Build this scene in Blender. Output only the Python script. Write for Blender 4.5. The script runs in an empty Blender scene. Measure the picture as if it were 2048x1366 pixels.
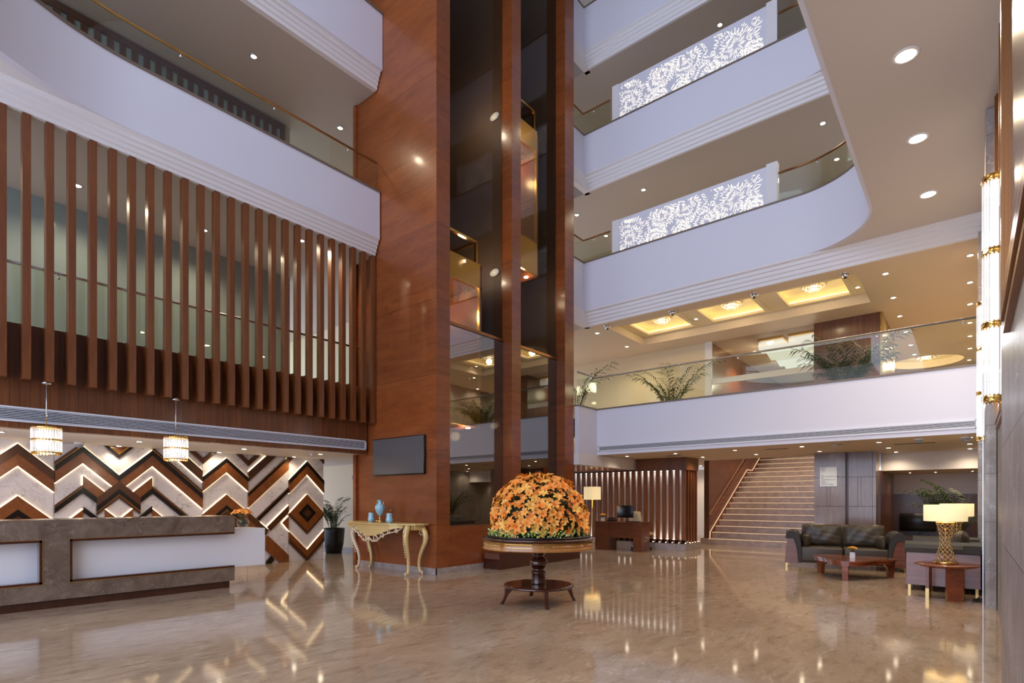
import bpy, bmesh, math, random
from mathutils import Vector, Matrix
R = math.radians
PI = math.pi
sc = bpy.context.scene
COL = sc.collection
random.seed(7)
# world axes: +Y runs along the reception wall, +X runs along the mezzanine edge, metres, floor at z = 0
F_PX, HORIZON = 1115.0, 1000.0
YAW = math.atan(916 / 1115)
cd = bpy.data.cameras.new('camera')
cd.sensor_width = 36
cd.lens = F_PX / 2048 * 36
cd.shift_y = (HORIZON - 683) / 2048
cd.clip_start = 0.05
cam = bpy.data.objects.new('camera', cd)
cam.location = (0, 0, 1.4)
cam.rotation_euler = (PI / 2, 0, YAW)
COL.objects.link(cam)
sc.camera = cam
# daylight that comes in from the open entrance side
w = bpy.data.worlds.new('daylight')
sc.world = w
w.use_nodes = True
bg = w.node_tree.nodes['Background']
bg.inputs[0].default_value = (0.68, 0.77, 1.0, 1)
bg.inputs[1].default_value = 2.15
sc.view_settings.view_transform = 'Standard'
sc.view_settings.look = 'None'
sc.view_settings.gamma = 1
sc.view_settings.use_curve_mapping = False
sc.view_settings.exposure = 0.62
LAMP = 0.9          # gain of all the recessed lamps
sc.cycles.use_denoising = True
sc.cycles.max_bounces = 8
sc.cycles.diffuse_bounces = 4
sc.cycles.glossy_bounces = 4
sc.cycles.transmission_bounces = 6
sc.cycles.transparent_max_bounces = 12
sc.cycles.sample_clamp_indirect = 4
sc.cycles.caustics_reflective = False
sc.cycles.caustics_refractive = False


# ------------------------------------------------------------------ helpers
def lin(r, g, b):
    f = lambda c: (c / 255 / 12.92) if c / 255 <= .04045 else ((c / 255 + .055) / 1.055) ** 2.4
    return (f(r), f(g), f(b), 1)


class MB:
    def __init__(s):
        s.v = []; s.f = []; s.sm = []

    def add(s, vs, fs, smooth=False):
        o = len(s.v)
        s.v += [tuple(p) for p in vs]
        s.f += [tuple(i + o for i in f) for f in fs]
        s.sm += [smooth] * len(fs)
        return s

    def box(s, x0, x1, y0, y1, z0, z1):
        vs = [(x, y, z) for z in (z0, z1) for y in (y0, y1) for x in (x0, x1)]
        return s.add(vs, [(0, 2, 3, 1), (4, 5, 7, 6), (0, 1, 5, 4), (2, 6, 7, 3), (0, 4, 6, 2), (1, 3, 7, 5)])

    def rbox(s, x0, x1, y0, y1, z0, z1, r=.02, n=3):
        # box with rounded edges: superellipsoid-like via bevelled bmesh
        bm = bmesh.new()
        vs = [bm.verts.new((x, y, z)) for z in (z0, z1) for y in (y0, y1) for x in (x0, x1)]
        for f in [(0, 2, 3, 1), (4, 5, 7, 6), (0, 1, 5, 4), (2, 6, 7, 3), (0, 4, 6, 2), (1, 3, 7, 5)]:
            bm.faces.new([vs[i] for i in f])
        bmesh.ops.bevel(bm, geom=bm.edges[:], offset=r, segments=n, affect='EDGES', profile=.5)
        bm.verts.index_update()
        s.add([v.co[:] for v in bm.verts], [[v.index for v in f.verts] for f in bm.faces], True)
        bm.free()
        return s

    def prism(s, pts, h0, h1, axis='z'):
        # pts 2D, extruded along axis: z -> (a,b,h); x -> (h,a,b); y -> (a,h,b)
        m = {'z': lambda a, b, h: (a, b, h), 'x': lambda a, b, h: (h, a, b), 'y': lambda a, b, h: (a, h, b)}[axis]
        n = len(pts)
        vs = [m(a, b, h0) for a, b in pts] + [m(a, b, h1) for a, b in pts]
        fs = [tuple(range(n))[::-1], tuple(range(n, 2 * n))]
        fs += [(i, (i + 1) % n, n + (i + 1) % n, n + i) for i in range(n)]
        return s.add(vs, fs)

    def lathe(s, prof, c=(0, 0, 0), n=24, cap=True, smooth=True, a0=0, sx=1, sy=1):
        vs = []
        for r, z in prof:
            for k in range(n):
                a = a0 + 2 * PI * k / n
                vs.append((c[0] + r * math.cos(a) * sx, c[1] + r * math.sin(a) * sy, c[2] + z))
        fs = []
        for i in range(len(prof) - 1):
            for k in range(n):
                k2 = (k + 1) % n
                fs.append((i * n + k, i * n + k2, (i + 1) * n + k2, (i + 1) * n + k))
        s.add(vs, fs, smooth)
        if cap:
            o = len(s.v) - len(vs)
            s.f.append(tuple(o + k for k in range(n))[::-1]); s.sm.append(False)
            o2 = len(s.v) - n
            s.f.append(tuple(o2 + k for k in range(n))); s.sm.append(False)
        return s

    def cyl(s, c, r, z0, z1, n=24):
        return s.lathe([(r, z0), (r, z1)], c, n)

    def tube(s, path, r, n=8, flat=1.0):
        P = [Vector(p) for p in path]
        rr = r if isinstance(r, (list, tuple)) else [r] * len(P)
        vs = []
        up = None
        for i, p in enumerate(P):
            t = (P[min(i + 1, len(P) - 1)] - P[max(i - 1, 0)]).normalized()
            if up is None:
                up = Vector((0, 0, 1)) if abs(t.z) < .9 else Vector((1, 0, 0))
            a = t.cross(up).normalized()
            b = a.cross(t).normalized()
            up = b
            for k in range(n):
                q = 2 * PI * k / n
                vs.append(p + a * math.cos(q) * rr[i] + b * math.sin(q) * rr[i] * flat)
        fs = []
        for i in range(len(P) - 1):
            for k in range(n):
                k2 = (k + 1) % n
                fs.append((i * n + k, i * n + k2, (i + 1) * n + k2, (i + 1) * n + k))
        fs.append(tuple(range(n))[::-1])
        fs.append(tuple(len(vs) - n + k for k in range(n)))
        return s.add(vs, fs, True)

    def ball(s, c, rx, ry=None, rz=None, n=12, m=8):
        ry = ry or rx; rz = rz or rx
        prof = [(math.sin(PI * i / m) if 0 < i < m else .02, -math.cos(PI * i / m)) for i in range(m + 1)]
        vs = []
        for r, z in prof:
            for k in range(n):
                a = 2 * PI * k / n
                vs.append((c[0] + r * rx * math.cos(a), c[1] + r * ry * math.sin(a), c[2] + z * rz))
        fs = [(i * n + k, i * n + (k + 1) % n, (i + 1) * n + (k + 1) % n, (i + 1) * n + k) for i in range(m) for k in range(n)]
        return s.add(vs, fs, True)

    def plate(s, x0, x1, y0, y1, z0, z1, holes=()):
        xs = sorted({x0, x1} | {min(max(h[i], x0), x1) for h in holes for i in (0, 1)})
        ys = sorted({y0, y1} | {min(max(h[i], y0), y1) for h in holes for i in (2, 3)})
        for i in range(len(xs) - 1):
            for j in range(len(ys) - 1):
                cx = (xs[i] + xs[i + 1]) / 2; cy = (ys[j] + ys[j + 1]) / 2
                if any(h[0] < cx < h[1] and h[2] < cy < h[3] for h in holes):
                    continue
                s.box(xs[i], xs[i + 1], ys[j], ys[j + 1], z0, z1)
        return s

    def xf(s, M):
        s.v = [tuple(M @ Vector(p)) for p in s.v]
        return s

    def merge(s, o):
        k = len(s.v)
        s.v += o.v; s.f += [tuple(i + k for i in f) for f in o.f]; s.sm += o.sm
        return s

    def build(s, name, m, parent=None, label=None, kind=None):
        me = bpy.data.meshes.new(name)
        me.from_pydata(s.v, [], s.f)
        me.polygons.foreach_set('use_smooth', s.sm)
        me.materials.append(m)
        me.update()
        o = bpy.data.objects.new(name, me)
        COL.objects.link(o)
        if parent:
            o.parent = parent
        if label: o['label'] = label
        if kind: o['kind'] = kind
        return o


def tag(o, label, cat, group=None, kind=None):
    o['label'] = label; o['category'] = cat
    if group: o['group'] = group
    if kind: o['kind'] = kind
    return o


def thing(name, label, cat, loc=(0, 0, 0), rz=0, group=None):
    o = bpy.data.objects.new(name, None)
    COL.objects.link(o)
    o.empty_display_size = .1
    o.location = loc; o.rotation_euler = (0, 0, rz)
    return tag(o, label, cat, group)


def dup(root, loc, rz=None, label=None, scale=None):
    r = root.copy(); COL.objects.link(r)
    r.location = loc
    if rz is not None: r.rotation_euler = (0, 0, rz)
    if scale: r.scale = scale
    if label: r['label'] = label
    for ch in list(root.children):
        c = ch.copy(); COL.objects.link(c); c.parent = r
        for g in list(ch.children):
            d = g.copy(); COL.objects.link(d); d.parent = c
    return r


def struct(name, mb, m, label, cat='wall'):
    return tag(mb.build(name, m), label, cat, None, 'structure')


# ------------------------------------------------------------------ materials
MATS = {}


def new_mat(name):
    m = bpy.data.materials.new(name)
    m.use_nodes = True
    nt = m.node_tree
    b = nt.nodes['Principled BSDF']
    return m, nt, b


def plain(name, col, rough=.5, metal=0, coat=0, spec=None, trans=0, emit=None, es=0, ior=None):
    m, nt, b = new_mat(name)
    b.inputs['Base Color'].default_value = col
    b.inputs['Roughness'].default_value = rough
    b.inputs['Metallic'].default_value = metal
    b.inputs['Coat Weight'].default_value = coat
    b.inputs['Coat Roughness'].default_value = .06
    b.inputs['Transmission Weight'].default_value = trans
    if spec is not None: b.inputs['Specular IOR Level'].default_value = spec
    if ior: b.inputs['IOR'].default_value = ior
    if emit:
        b.inputs['Emission Color'].default_value = emit
        b.inputs['Emission Strength'].default_value = es
    return m


def nd(nt, t, **k):
    n = nt.nodes.new(t)
    for a, v in k.items():
        setattr(n, a, v)
    return n


def coords(nt, scale=(1, 1, 1), rot=(0, 0, 0)):
    tc = nd(nt, 'ShaderNodeTexCoord')
    mp = nd(nt, 'ShaderNodeMapping')
    mp.inputs['Scale'].default_value = scale
    mp.inputs['Rotation'].default_value = rot
    nt.links.new(tc.outputs['Object'], mp.inputs[0])
    return mp.outputs[0]


def noise(nt, vec, scale, detail=6, rough=.6, dist=0):
    n = nd(nt, 'ShaderNodeTexNoise')
    n.inputs['Scale'].default_value = scale
    n.inputs['Detail'].default_value = detail
    n.inputs['Roughness'].default_value = rough
    n.inputs['Distortion'].default_value = dist
    nt.links.new(vec, n.inputs['Vector'])
    return n.outputs['Fac']


def ramp(nt, fac, stops):
    r = nd(nt, 'ShaderNodeValToRGB')
    e = r.color_ramp.elements
    e[0].position, e[0].color = stops[0]
    e[1].position, e[1].color = stops[1]
    for p, c in stops[2:]:
        x = e.new(p); x.color = c
    nt.links.new(fac, r.inputs[0])
    return r.outputs[0]


def mixc(nt, fac, a, b, mode='MIX'):
    m = nd(nt, 'ShaderNodeMix', data_type='RGBA', blend_type=mode)
    for s, v in ((m.inputs[0], fac), (m.inputs[6], a), (m.inputs[7], b)):
        if isinstance(v, (int, float)): s.default_value = v
        elif isinstance(v, tuple): s.default_value = v
        else: nt.links.new(v, s)
    return m.outputs[2]


def math_(nt, op, a, b=0.0):
    m = nd(nt, 'ShaderNodeMath', operation=op)
    for s, v in ((m.inputs[0], a), (m.inputs[1], b)):
        if isinstance(v, (int, float)): s.default_value = v
        else: nt.links.new(v, s)
    return m.outputs[0]


def wood(name, dark, light, stretch, seam=None, rough=.3, coat=.3, plank=None, sc_=1.0, bump=.02):
    """stretch: mapping scale (small along the grain). seam = (axis, pitch, width)"""
    m, nt, b = new_mat(name)
    v = coords(nt, stretch)
    g1 = noise(nt, v, 3 * sc_, 8, .65, .6)
    g2 = noise(nt, v, 22 * sc_, 4, .6)
    f = mixc(nt, .35, g1, g2)
    c = ramp(nt, f, [(.3, dark), (.72, light)])
    big = noise(nt, coords(nt, (.5, .5, .5)), 1.2, 3)
    c = mixc(nt, .5, c, ramp(nt, big, [(.3, (.75, .75, .75, 1)), (.7, (1.15, 1.1, 1.05, 1))]), 'MULTIPLY')
    for sm in ([seam] if seam and not isinstance(seam, list) else (seam or [])):
        tc = nd(nt, 'ShaderNodeTexCoord')
        sp = nd(nt, 'ShaderNodeSeparateXYZ')
        nt.links.new(tc.outputs['Object'], sp.inputs[0])
        t = math_(nt, 'DIVIDE', sp.outputs[sm[0]], sm[1])
        fr = math_(nt, 'FRACT', math_(nt, 'ADD', t, 100.0 + (sm[3] if len(sm) > 3 else 0)))
        ln = math_(nt, 'LESS_THAN', fr, sm[2] / sm[1])
        cell = math_(nt, 'FLOOR', math_(nt, 'ADD', t, 100.0 + (sm[3] if len(sm) > 3 else 0)))
        wn = nd(nt, 'ShaderNodeTexWhiteNoise', noise_dimensions='1D')
        nt.links.new(cell, wn.inputs['W'])
        var = ramp(nt, wn.outputs[0], [(0, (.84, .84, .84, 1)), (1, (1.1, 1.1, 1.1, 1))])
        c = mixc(nt, 1.0, c, var, 'MULTIPLY')
        c = mixc(nt, ln, c, (dark[0] * .35, dark[1] * .35, dark[2] * .35, 1))
    nt.links.new(c, b.inputs['Base Color'])
    b.inputs['Roughness'].default_value = rough
    b.inputs['Coat Weight'].default_value = coat
    b.inputs['Coat Roughness'].default_value = .12
    return m


def marble(name, base, dark, vein, scale=1.5, rough=.12, vamt=.6, stretch=(1, 1, 1), tile=None, grout=None, vw=.03):
    m, nt, b = new_mat(name)
    v = coords(nt, stretch)
    n1 = noise(nt, v, scale, 8, .65, .8)
    c = ramp(nt, n1, [(.3, dark), (.68, base)])
    for k, (s2, wd) in enumerate(((scale * .9, vw), (scale * 2.3, vw * .8))):
        n2 = noise(nt, coords(nt, stretch, (.3 * k + .2, .5, .4 + k)), s2, 5, .6, 1.6)
        d = math_(nt, 'ABSOLUTE', math_(nt, 'SUBTRACT', n2, .5))
        vn = ramp(nt, d, [(0, (vamt,) * 3 + (1,)), (wd, (0, 0, 0, 1))])
        mask = noise(nt, v, scale * 1.7, 3)
        vn = mixc(nt, 1, vn, ramp(nt, mask, [(.45, (0, 0, 0, 1)), (.6, (1, 1, 1, 1))]), 'MULTIPLY')
        c = mixc(nt, vn, c, vein)
    for sm in (tile or []):
        tc = nd(nt, 'ShaderNodeTexCoord')
        sp = nd(nt, 'ShaderNodeSeparateXYZ')
        nt.links.new(tc.outputs['Object'], sp.inputs[0])
        t = math_(nt, 'ADD', math_(nt, 'DIVIDE', sp.outputs[sm[0]], sm[1]), 100.2)
        ln = math_(nt, 'LESS_THAN', math_(nt, 'FRACT', t), sm[2] / sm[1])
        c = mixc(nt, ln, c, grout or dark)
        wn = nd(nt, 'ShaderNodeTexWhiteNoise', noise_dimensions='1D')
        nt.links.new(math_(nt, 'FLOOR', t), wn.inputs['W'])
        c = mixc(nt, 1.0, c, ramp(nt, wn.outputs[0], [(0, (.92, .92, .92, 1)), (1, (1.06, 1.06, 1.06, 1))]), 'MULTIPLY')
    nt.links.new(c, b.inputs['Base Color'])
    b.inputs['Roughness'].default_value = rough
    return m


def emis(name, col, s):
    m = bpy.data.materials.new(name)
    m.use_nodes = True
    nt = m.node_tree
    nt.nodes.clear()
    e = nd(nt, 'ShaderNodeEmission')
    e.inputs[0].default_value = col
    e.inputs[1].default_value = s
    o = nd(nt, 'ShaderNodeOutputMaterial')
    nt.links.new(e.outputs[0], o.inputs[0])
    return m


def pane(name, tint, gl=.9, ior=1.5, rough=.0, extra=0.0):
    """thin architectural glass: fresnel mix of clear transmission and mirror reflection"""
    m = bpy.data.materials.new(name)
    m.use_nodes = True
    nt = m.node_tree
    nt.nodes.clear()
    t = nd(nt, 'ShaderNodeBsdfTransparent'); t.inputs[0].default_value = tint
    g = nd(nt, 'ShaderNodeBsdfGlossy'); g.inputs['Roughness'].default_value = rough
    g.inputs[0].default_value = (gl, gl, gl, 1)
    geo = nd(nt, 'ShaderNodeNewGeometry')
    dt = nd(nt, 'ShaderNodeVectorMath', operation='DOT_PRODUCT')
    nt.links.new(geo.outputs['Normal'], dt.inputs[0]); nt.links.new(geo.outputs['Incoming'], dt.inputs[1])
    f0 = ((ior - 1) / (ior + 1)) ** 2
    p5 = math_(nt, 'POWER', math_(nt, 'SUBTRACT', 1.0, math_(nt, 'ABSOLUTE', dt.outputs['Value'])), 5.0)
    fr = math_(nt, 'MULTIPLY_ADD', p5, 1 - f0)
    fr.node.inputs[2].default_value = f0 + extra
    mx = nd(nt, 'ShaderNodeMixShader')
    nt.links.new(fr, mx.inputs[0])
    nt.links.new(t.outputs[0], mx.inputs[1]); nt.links.new(g.outputs[0], mx.inputs[2])
    o = nd(nt, 'ShaderNodeOutputMaterial')
    nt.links.new(mx.outputs[0], o.inputs[0])
    return m


white = plain('white_paint', lin(232, 228, 228), .55)
parap = plain('parapet_paint', lin(224, 223, 233), .5)
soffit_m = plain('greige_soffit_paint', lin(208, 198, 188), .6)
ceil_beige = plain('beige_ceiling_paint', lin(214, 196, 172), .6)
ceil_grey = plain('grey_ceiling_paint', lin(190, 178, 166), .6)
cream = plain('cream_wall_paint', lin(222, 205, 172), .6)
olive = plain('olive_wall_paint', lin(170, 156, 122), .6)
cove_w = plain('warm_white_paint', lin(240, 226, 190), .6)
floor_m = marble('floor_marble', lin(190, 166, 140), lin(162, 138, 112), lin(220, 204, 182), 1.1, .075, .5, (1, .45, 1), tile=None, vw=.012)
# fine fleck streaks in the floor marble
nt = floor_m.node_tree
b_ = nt.nodes['Principled BSDF']
src = b_.inputs['Base Color'].links[0].from_socket
fl = noise(nt, coords(nt, (9, 3.0, 1), (0, 0, .5)), 3.2, 6, .7, .4)
src = mixc(nt, math_(nt, 'MULTIPLY', ramp(nt, fl, [(.56, (0, 0, 0, 1)), (.74, (1, 1, 1, 1))]), .55), src, lin(222, 204, 180))
fl2 = noise(nt, coords(nt, (4, 1.3, 1), (0, 0, .45)), 2.2, 7, .7, .4)
src = mixc(nt, math_(nt, 'MULTIPLY', ramp(nt, fl2, [(.50, (0, 0, 0, 1)), (.70, (1, 1, 1, 1))]), .6), src, lin(128, 100, 74))
nt.links.new(src, b_.inputs['Base Color'])
b_.inputs['Specular IOR Level'].default_value = .55
stone = marble('brown_grey_marble', lin(136, 118, 104), lin(96, 80, 68), lin(196, 180, 164), 3.0, .14, .45, (1, 1, 1), vw=.012)
pillar_m = marble('pillar_marble', lin(176, 168, 166), lin(140, 128, 122), lin(225, 222, 222), 2.4, .4, .7, (1, 1, 1), tile=[(2, .62, .006)], grout=lin(96, 86, 80), vw=.014)
skirt_m = marble('skirting_marble', lin(170, 160, 160), lin(140, 128, 124), lin(210, 205, 205), 4, .15, .4)
w_marble = marble('white_marble', lin(240, 236, 240), lin(222, 216, 220), lin(120, 108, 100), 1.3, .2, .8, (1, 1, 1), vw=.010)
quartz = plain('white_quartz', lin(244, 246, 253), .3, coat=.2)
w_tower = wood('tower_veneer', lin(112, 54, 22), lin(160, 88, 42), (.35, .35, 2.2), seam=(2, 1.42, .006, .35), rough=.32, coat=.25)
w_slat = wood('walnut_slat', lin(96, 50, 22), lin(142, 84, 44), (3, 3, .25), rough=.38, coat=.2)
w_clad = wood('walnut_cladding', lin(88, 46, 20), lin(136, 82, 42), (3, 3, .2), seam=(1, .105, .005), rough=.4, coat=.15)
w_panel = wood('walnut_panel', lin(84, 44, 24), lin(138, 86, 52), (3, 3, .2), seam=[(0, .62, .005), (2, .86, .005)], rough=.32, coat=.3)
w_reflect = wood('walnut_painted_reflection', lin(112, 94, 88), lin(156, 138, 132), (3, 3, .2), seam=[(0, .62, .003)], rough=.25, coat=.7)  # walnut with the blue-grey of its reflections painted into the colour
w_gold = wood('golden_veneer', lin(150, 94, 42), lin(208, 150, 82), (2, 2, .5), rough=.2, coat=.7)
w_dark = wood('dark_walnut', lin(54, 26, 14), lin(88, 46, 26), (3, 3, .3), rough=.35, coat=.3)
w_desk = wood('desk_veneer', lin(84, 42, 20), lin(126, 72, 38), (.3, 2.5, 2.5), rough=.3, coat=.4)
w_sofa = wood('rosewood', lin(84, 44, 32), lin(142, 86, 64), (.35, .35, 5), rough=.28, coat=.5)
w_table = wood('cherry_wood', lin(104, 46, 22), lin(158, 84, 48), (.5, 3, 3), rough=.22, coat=.6)
w_mahog = wood('mahogany', lin(46, 16, 8), lin(84, 34, 18), (1, 1, 1), rough=.15, coat=.8)
w_mid = wood('chevron_walnut', lin(110, 58, 24), lin(156, 94, 46), (1, 3, 3), rough=.3, coat=.3)
w_brown = wood('chevron_dark_walnut', lin(66, 36, 18), lin(98, 58, 32), (1, 3, 3), rough=.3, coat=.3)
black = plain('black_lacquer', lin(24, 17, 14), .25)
brass = plain('brass', lin(206, 172, 112), .22, 1)
gold = plain('polished_gold', lin(236, 190, 100), .12, 1)
bronze = plain('bronze', lin(150, 104, 66), .3, .9)
chrome = plain('chrome', lin(220, 222, 226), .08, 1)
steel = plain('brushed_steel', lin(180, 180, 184), .25, 1)
stone_cap = plain('stone_cap', lin(120, 104, 88), .4)
vent_w = plain('vent_white', lin(226, 228, 236), .4)
vent_d = plain('vent_shadow', lin(30, 34, 44), .7)
leather = plain('brown_leather', lin(66, 55, 42), .42, coat=.05)
leather_d = plain('dark_leather', lin(46, 42, 36), .55)
screen_m = plain('screen_glass', lin(92, 88, 88), .16)
black_pl = plain('black_plastic', lin(16, 16, 18), .3)
cream_lea = plain('cream_leather', lin(206, 180, 138), .5)
gilt = plain('gilt_paint', lin(224, 196, 132), .35, .25)
gilt_w = plain('pale_gilt', lin(228, 208, 178), .32, .2)
blue_por = plain('blue_porcelain', lin(150, 204, 226), .1, coat=.8)
glass_rail = pane('balustrade_glass', (.92, .95, .89, 1), .9, 1.5)
glass_lift = pane('bronze_tinted_glass', (.86, .82, .76, 1), .6, 1.22, 0, .0)
glass_low = pane('lower_lift_glass', (.84, .80, .72, 1), .9, 1.5, 0, .16)
glass_clear = pane('clear_glass', (.95, .96, .95, 1))
glass_car = pane('lift_car_glass', (.62, .58, .48, 1), .9, 1.5, 0, .22)
mirror_g = plain('gold_mirror', lin(216, 176, 88), .28, .6, coat=.6)
gw = plain('green_grey_glass_wall', lin(140, 154, 152), .08, 0, coat=1.0)
shaft_m = plain('shaft_wall', lin(96, 74, 58), .6)
shaft_g = plain('guide_rail_steel', lin(96, 84, 76), .35, .8)
lamp_e = emis('lamp_disc', (1, .86, .62, 1), 26)
cove_e = emis('cove_led', (1, .74, .34, 1), 3.0)
led_e = emis('warm_led_strip', (1, .76, .42, 1), 4.5)
led_step = emis('step_led_strip', (1, .66, .38, 1), .75)
crys_e = emis('crystal_bulb', (1, .90, .74, 1), 2.6)
jali_e = emis('backlit_cutout', (1, .88, .74, 1), .95)
shade_m = plain('lamp_shade', lin(246, 226, 176), .8, emit=(1, .80, .44, 1), es=.38)
crystal = plain('crystal', (.97, .98, 1, 1), .03, trans=1.0, ior=1.5, emit=(1, .95, .88, 1), es=.07)
foliage = plain('palm_leaf', lin(58, 84, 32), .5)
foliage2 = plain('dark_foliage', lin(34, 52, 22), .6)
green_f = plain('green_filler_flower', lin(176, 196, 92), .6)
green_w = plain('pale_filler_flower', lin(214, 222, 176), .6)
stem_m = plain('stem', lin(96, 104, 50), .6)
pot_m = plain('black_pot', lin(20, 18, 17), .3)
soil = plain('soil', lin(40, 28, 20), .9)


def flower_mat(name, a, b):
    m, nt, p = new_mat(name)
    oi = nd(nt, 'ShaderNodeObjectInfo')
    geo = nd(nt, 'ShaderNodeNewGeometry')
    n = noise(nt, geo.outputs['Position'], 9, 2)
    c = ramp(nt, n, [(.35, a), (.65, b)])
    nt.links.new(c, p.inputs['Base Color'])
    p.inputs['Roughness'].default_value = .5
    return m


lily_m = flower_mat('orange_petal', lin(250, 140, 42), lin(255, 192, 92))
lily_l = plain('amber_petal', lin(255, 200, 96), .5)
lily_y = plain('yellow_petal', lin(250, 190, 70), .5)


# ------------------------------------------------------------------ big structure
struct('floor', MB().box(-18, 5, -4, 27, -.1, 0), floor_m, 'polished beige-brown marble floor of the whole lobby', 'floor')
TZ = 16.5
struct('ceiling', MB().box(-18, 5, -4, 27, TZ, TZ + .2), white, 'unseen roof added to keep the upper atrium darker', 'ceiling')  # out of view, added so the upper levels stay darker
# left side
struct('wall_left', MB().box(-12.12, -11.97, -4, 7.44, 0, 2.37), white, 'wall carrying the chevron panels behind the reception desk')
struct('wall_corridor', MB().box(-18, -10.19, 9.0, 9.15, 0, 2.37), cream, 'cream wall of the corridor beside the chevron wall')
struct('baseboard_corridor', MB().box(-18, -10.2, 8.97, 9.0, 0, .09), stone, 'dark skirting of the corridor wall', 'baseboard')
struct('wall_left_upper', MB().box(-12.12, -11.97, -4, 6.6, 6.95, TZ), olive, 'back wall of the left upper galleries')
struct('wall_left_gallery', MB().box(-18, -10.19, 9.3, 9.45, 2.9, TZ), cream, 'cream end wall of the left galleries beside the lift tower')
struct('ceiling_reception', MB().box(-18, -9.93, -4, 9.4, 2.37, 3.0), white, 'low white ceiling over the reception counter', 'ceiling')
LV = [(6.45, -9.38), (9.865, -9.32), (13.25, -9.32)]
for i, (z, xe) in enumerate(LV):
    m = ceil_grey
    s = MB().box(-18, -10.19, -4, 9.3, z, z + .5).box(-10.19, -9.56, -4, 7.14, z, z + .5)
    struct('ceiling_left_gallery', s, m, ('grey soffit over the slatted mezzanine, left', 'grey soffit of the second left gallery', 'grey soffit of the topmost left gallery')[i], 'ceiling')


def ribbon(path, th, z0, z1, mb=None):
    """closed wall along a plan path, thickness th to the left of travel"""
    mb = mb or MB()
    P = [Vector((p[0], p[1])) for p in path]
    L = []
    for i, p in enumerate(P):
        t = (P[min(i + 1, len(P) - 1)] - P[max(i - 1, 0)]).normalized()
        n = Vector((-t.y, t.x))
        if 0 < i < len(P) - 1:
            t0 = (P[i] - P[i - 1]).normalized(); t1 = (P[i + 1] - P[i]).normalized()
            k = 1 / max(.3, math.sqrt((1 + t0.dot(t1)) / 2))
        else: k = 1
        L.append(p + n * th * k)
    n_ = len(P)
    A0 = [(p.x, p.y, z0) for p in P]; A1 = [(p.x, p.y, z1) for p in P]
    B0 = [(p.x, p.y, z0) for p in L]; B1 = [(p.x, p.y, z1) for p in L]
    for u, v in ((A0, A1), (B1, B0), (A1, B1), (B0, A0)):
        mb.add(u + v, [(i, i + 1, n_ + i + 1, n_ + i) for i in range(n_ - 1)], n_ > 12)
    for i in (0, n_ - 1):
        mb.add([A0[i], A1[i], B1[i], B0[i]], [(0, 1, 2, 3)])
    return mb


def arc(cx, cy, r, a0, a1, n=32):
    return [(cx + r * math.cos(R(a0 + (a1 - a0) * i / n)), cy + r * math.sin(R(a0 + (a1 - a0) * i / n))) for i in range(n + 1)]


# left parapets: straight along Y, the second-floor one swings out round a wide curve near the entrance
AL = arc(-6.43, 2.8, 2.93, 180, 270)
PL = [(-9.36, 7.12)] + AL + [(-3.0, -.13)]
struct('wall_left_parapet', ribbon(PL, -.12, 6.75, 7.70), parap, 'white parapet of the left gallery above the wooden slats, curving round at the left end')
struct('trim_1', ribbon([(-9.34, 7.14)] + arc(-6.43, 2.8, 2.91, 180, 270) + [(-3.0, -.11)], -.17, 7.70, 7.735), stone_cap, 'brown stone cap on the left parapet', 'trim')
struct('ceiling_left_corner', MB().prism([(-9.42, 2.8)] + arc(-6.43, 2.8, 2.99, 180, 270)[1:] + [(-3, -.19), (-3, -3), (-9.42, -3)], 6.752, 6.83), white, 'small soffit under the curved end of the left parapet', 'ceiling')
struct('trim_2', MB().prism([(-9.56, 6.45), (-9.50, 6.45), (-9.50, 6.50), (-9.47, 6.515), (-9.47, 6.57), (-9.44, 6.585), (-9.44, 6.64), (-9.41, 6.65), (-9.41, 6.70), (-9.365, 6.75), (-9.56, 6.75)], -3, 7.12, 'y'),
       white, 'stepped white moulding under the left parapet, above the slats', 'trim')
for z in (9.865, 13.25):
    struct('wall_left_parapet_high', MB().box(-9.42, -9.30, -3, 7.14, z + .33, z + 1.47), parap, 'white parapet of the left gallery at the top edge of the photo' if z < 10 else 'highest left parapet above the photo')
    struct('trim_3', MB().prism([(-9.56, z), (-9.46, z), (-9.46, z + .07), (-9.43, z + .085), (-9.43, z + .15), (-9.40, z + .165), (-9.40, z + .23), (-9.36, z + .245), (-9.36, z + .30), (-9.31, z + .34), (-9.56, z + .34)], -3, 7.13, 'y'),
           white, 'stepped white moulding under a high left parapet', 'trim')
    struct('trim_4', MB().box(-9.45, -9.27, -3, 7.14, z + 1.47, z + 1.50), stone_cap, 'stone cap on a high left parapet', 'trim')

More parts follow.
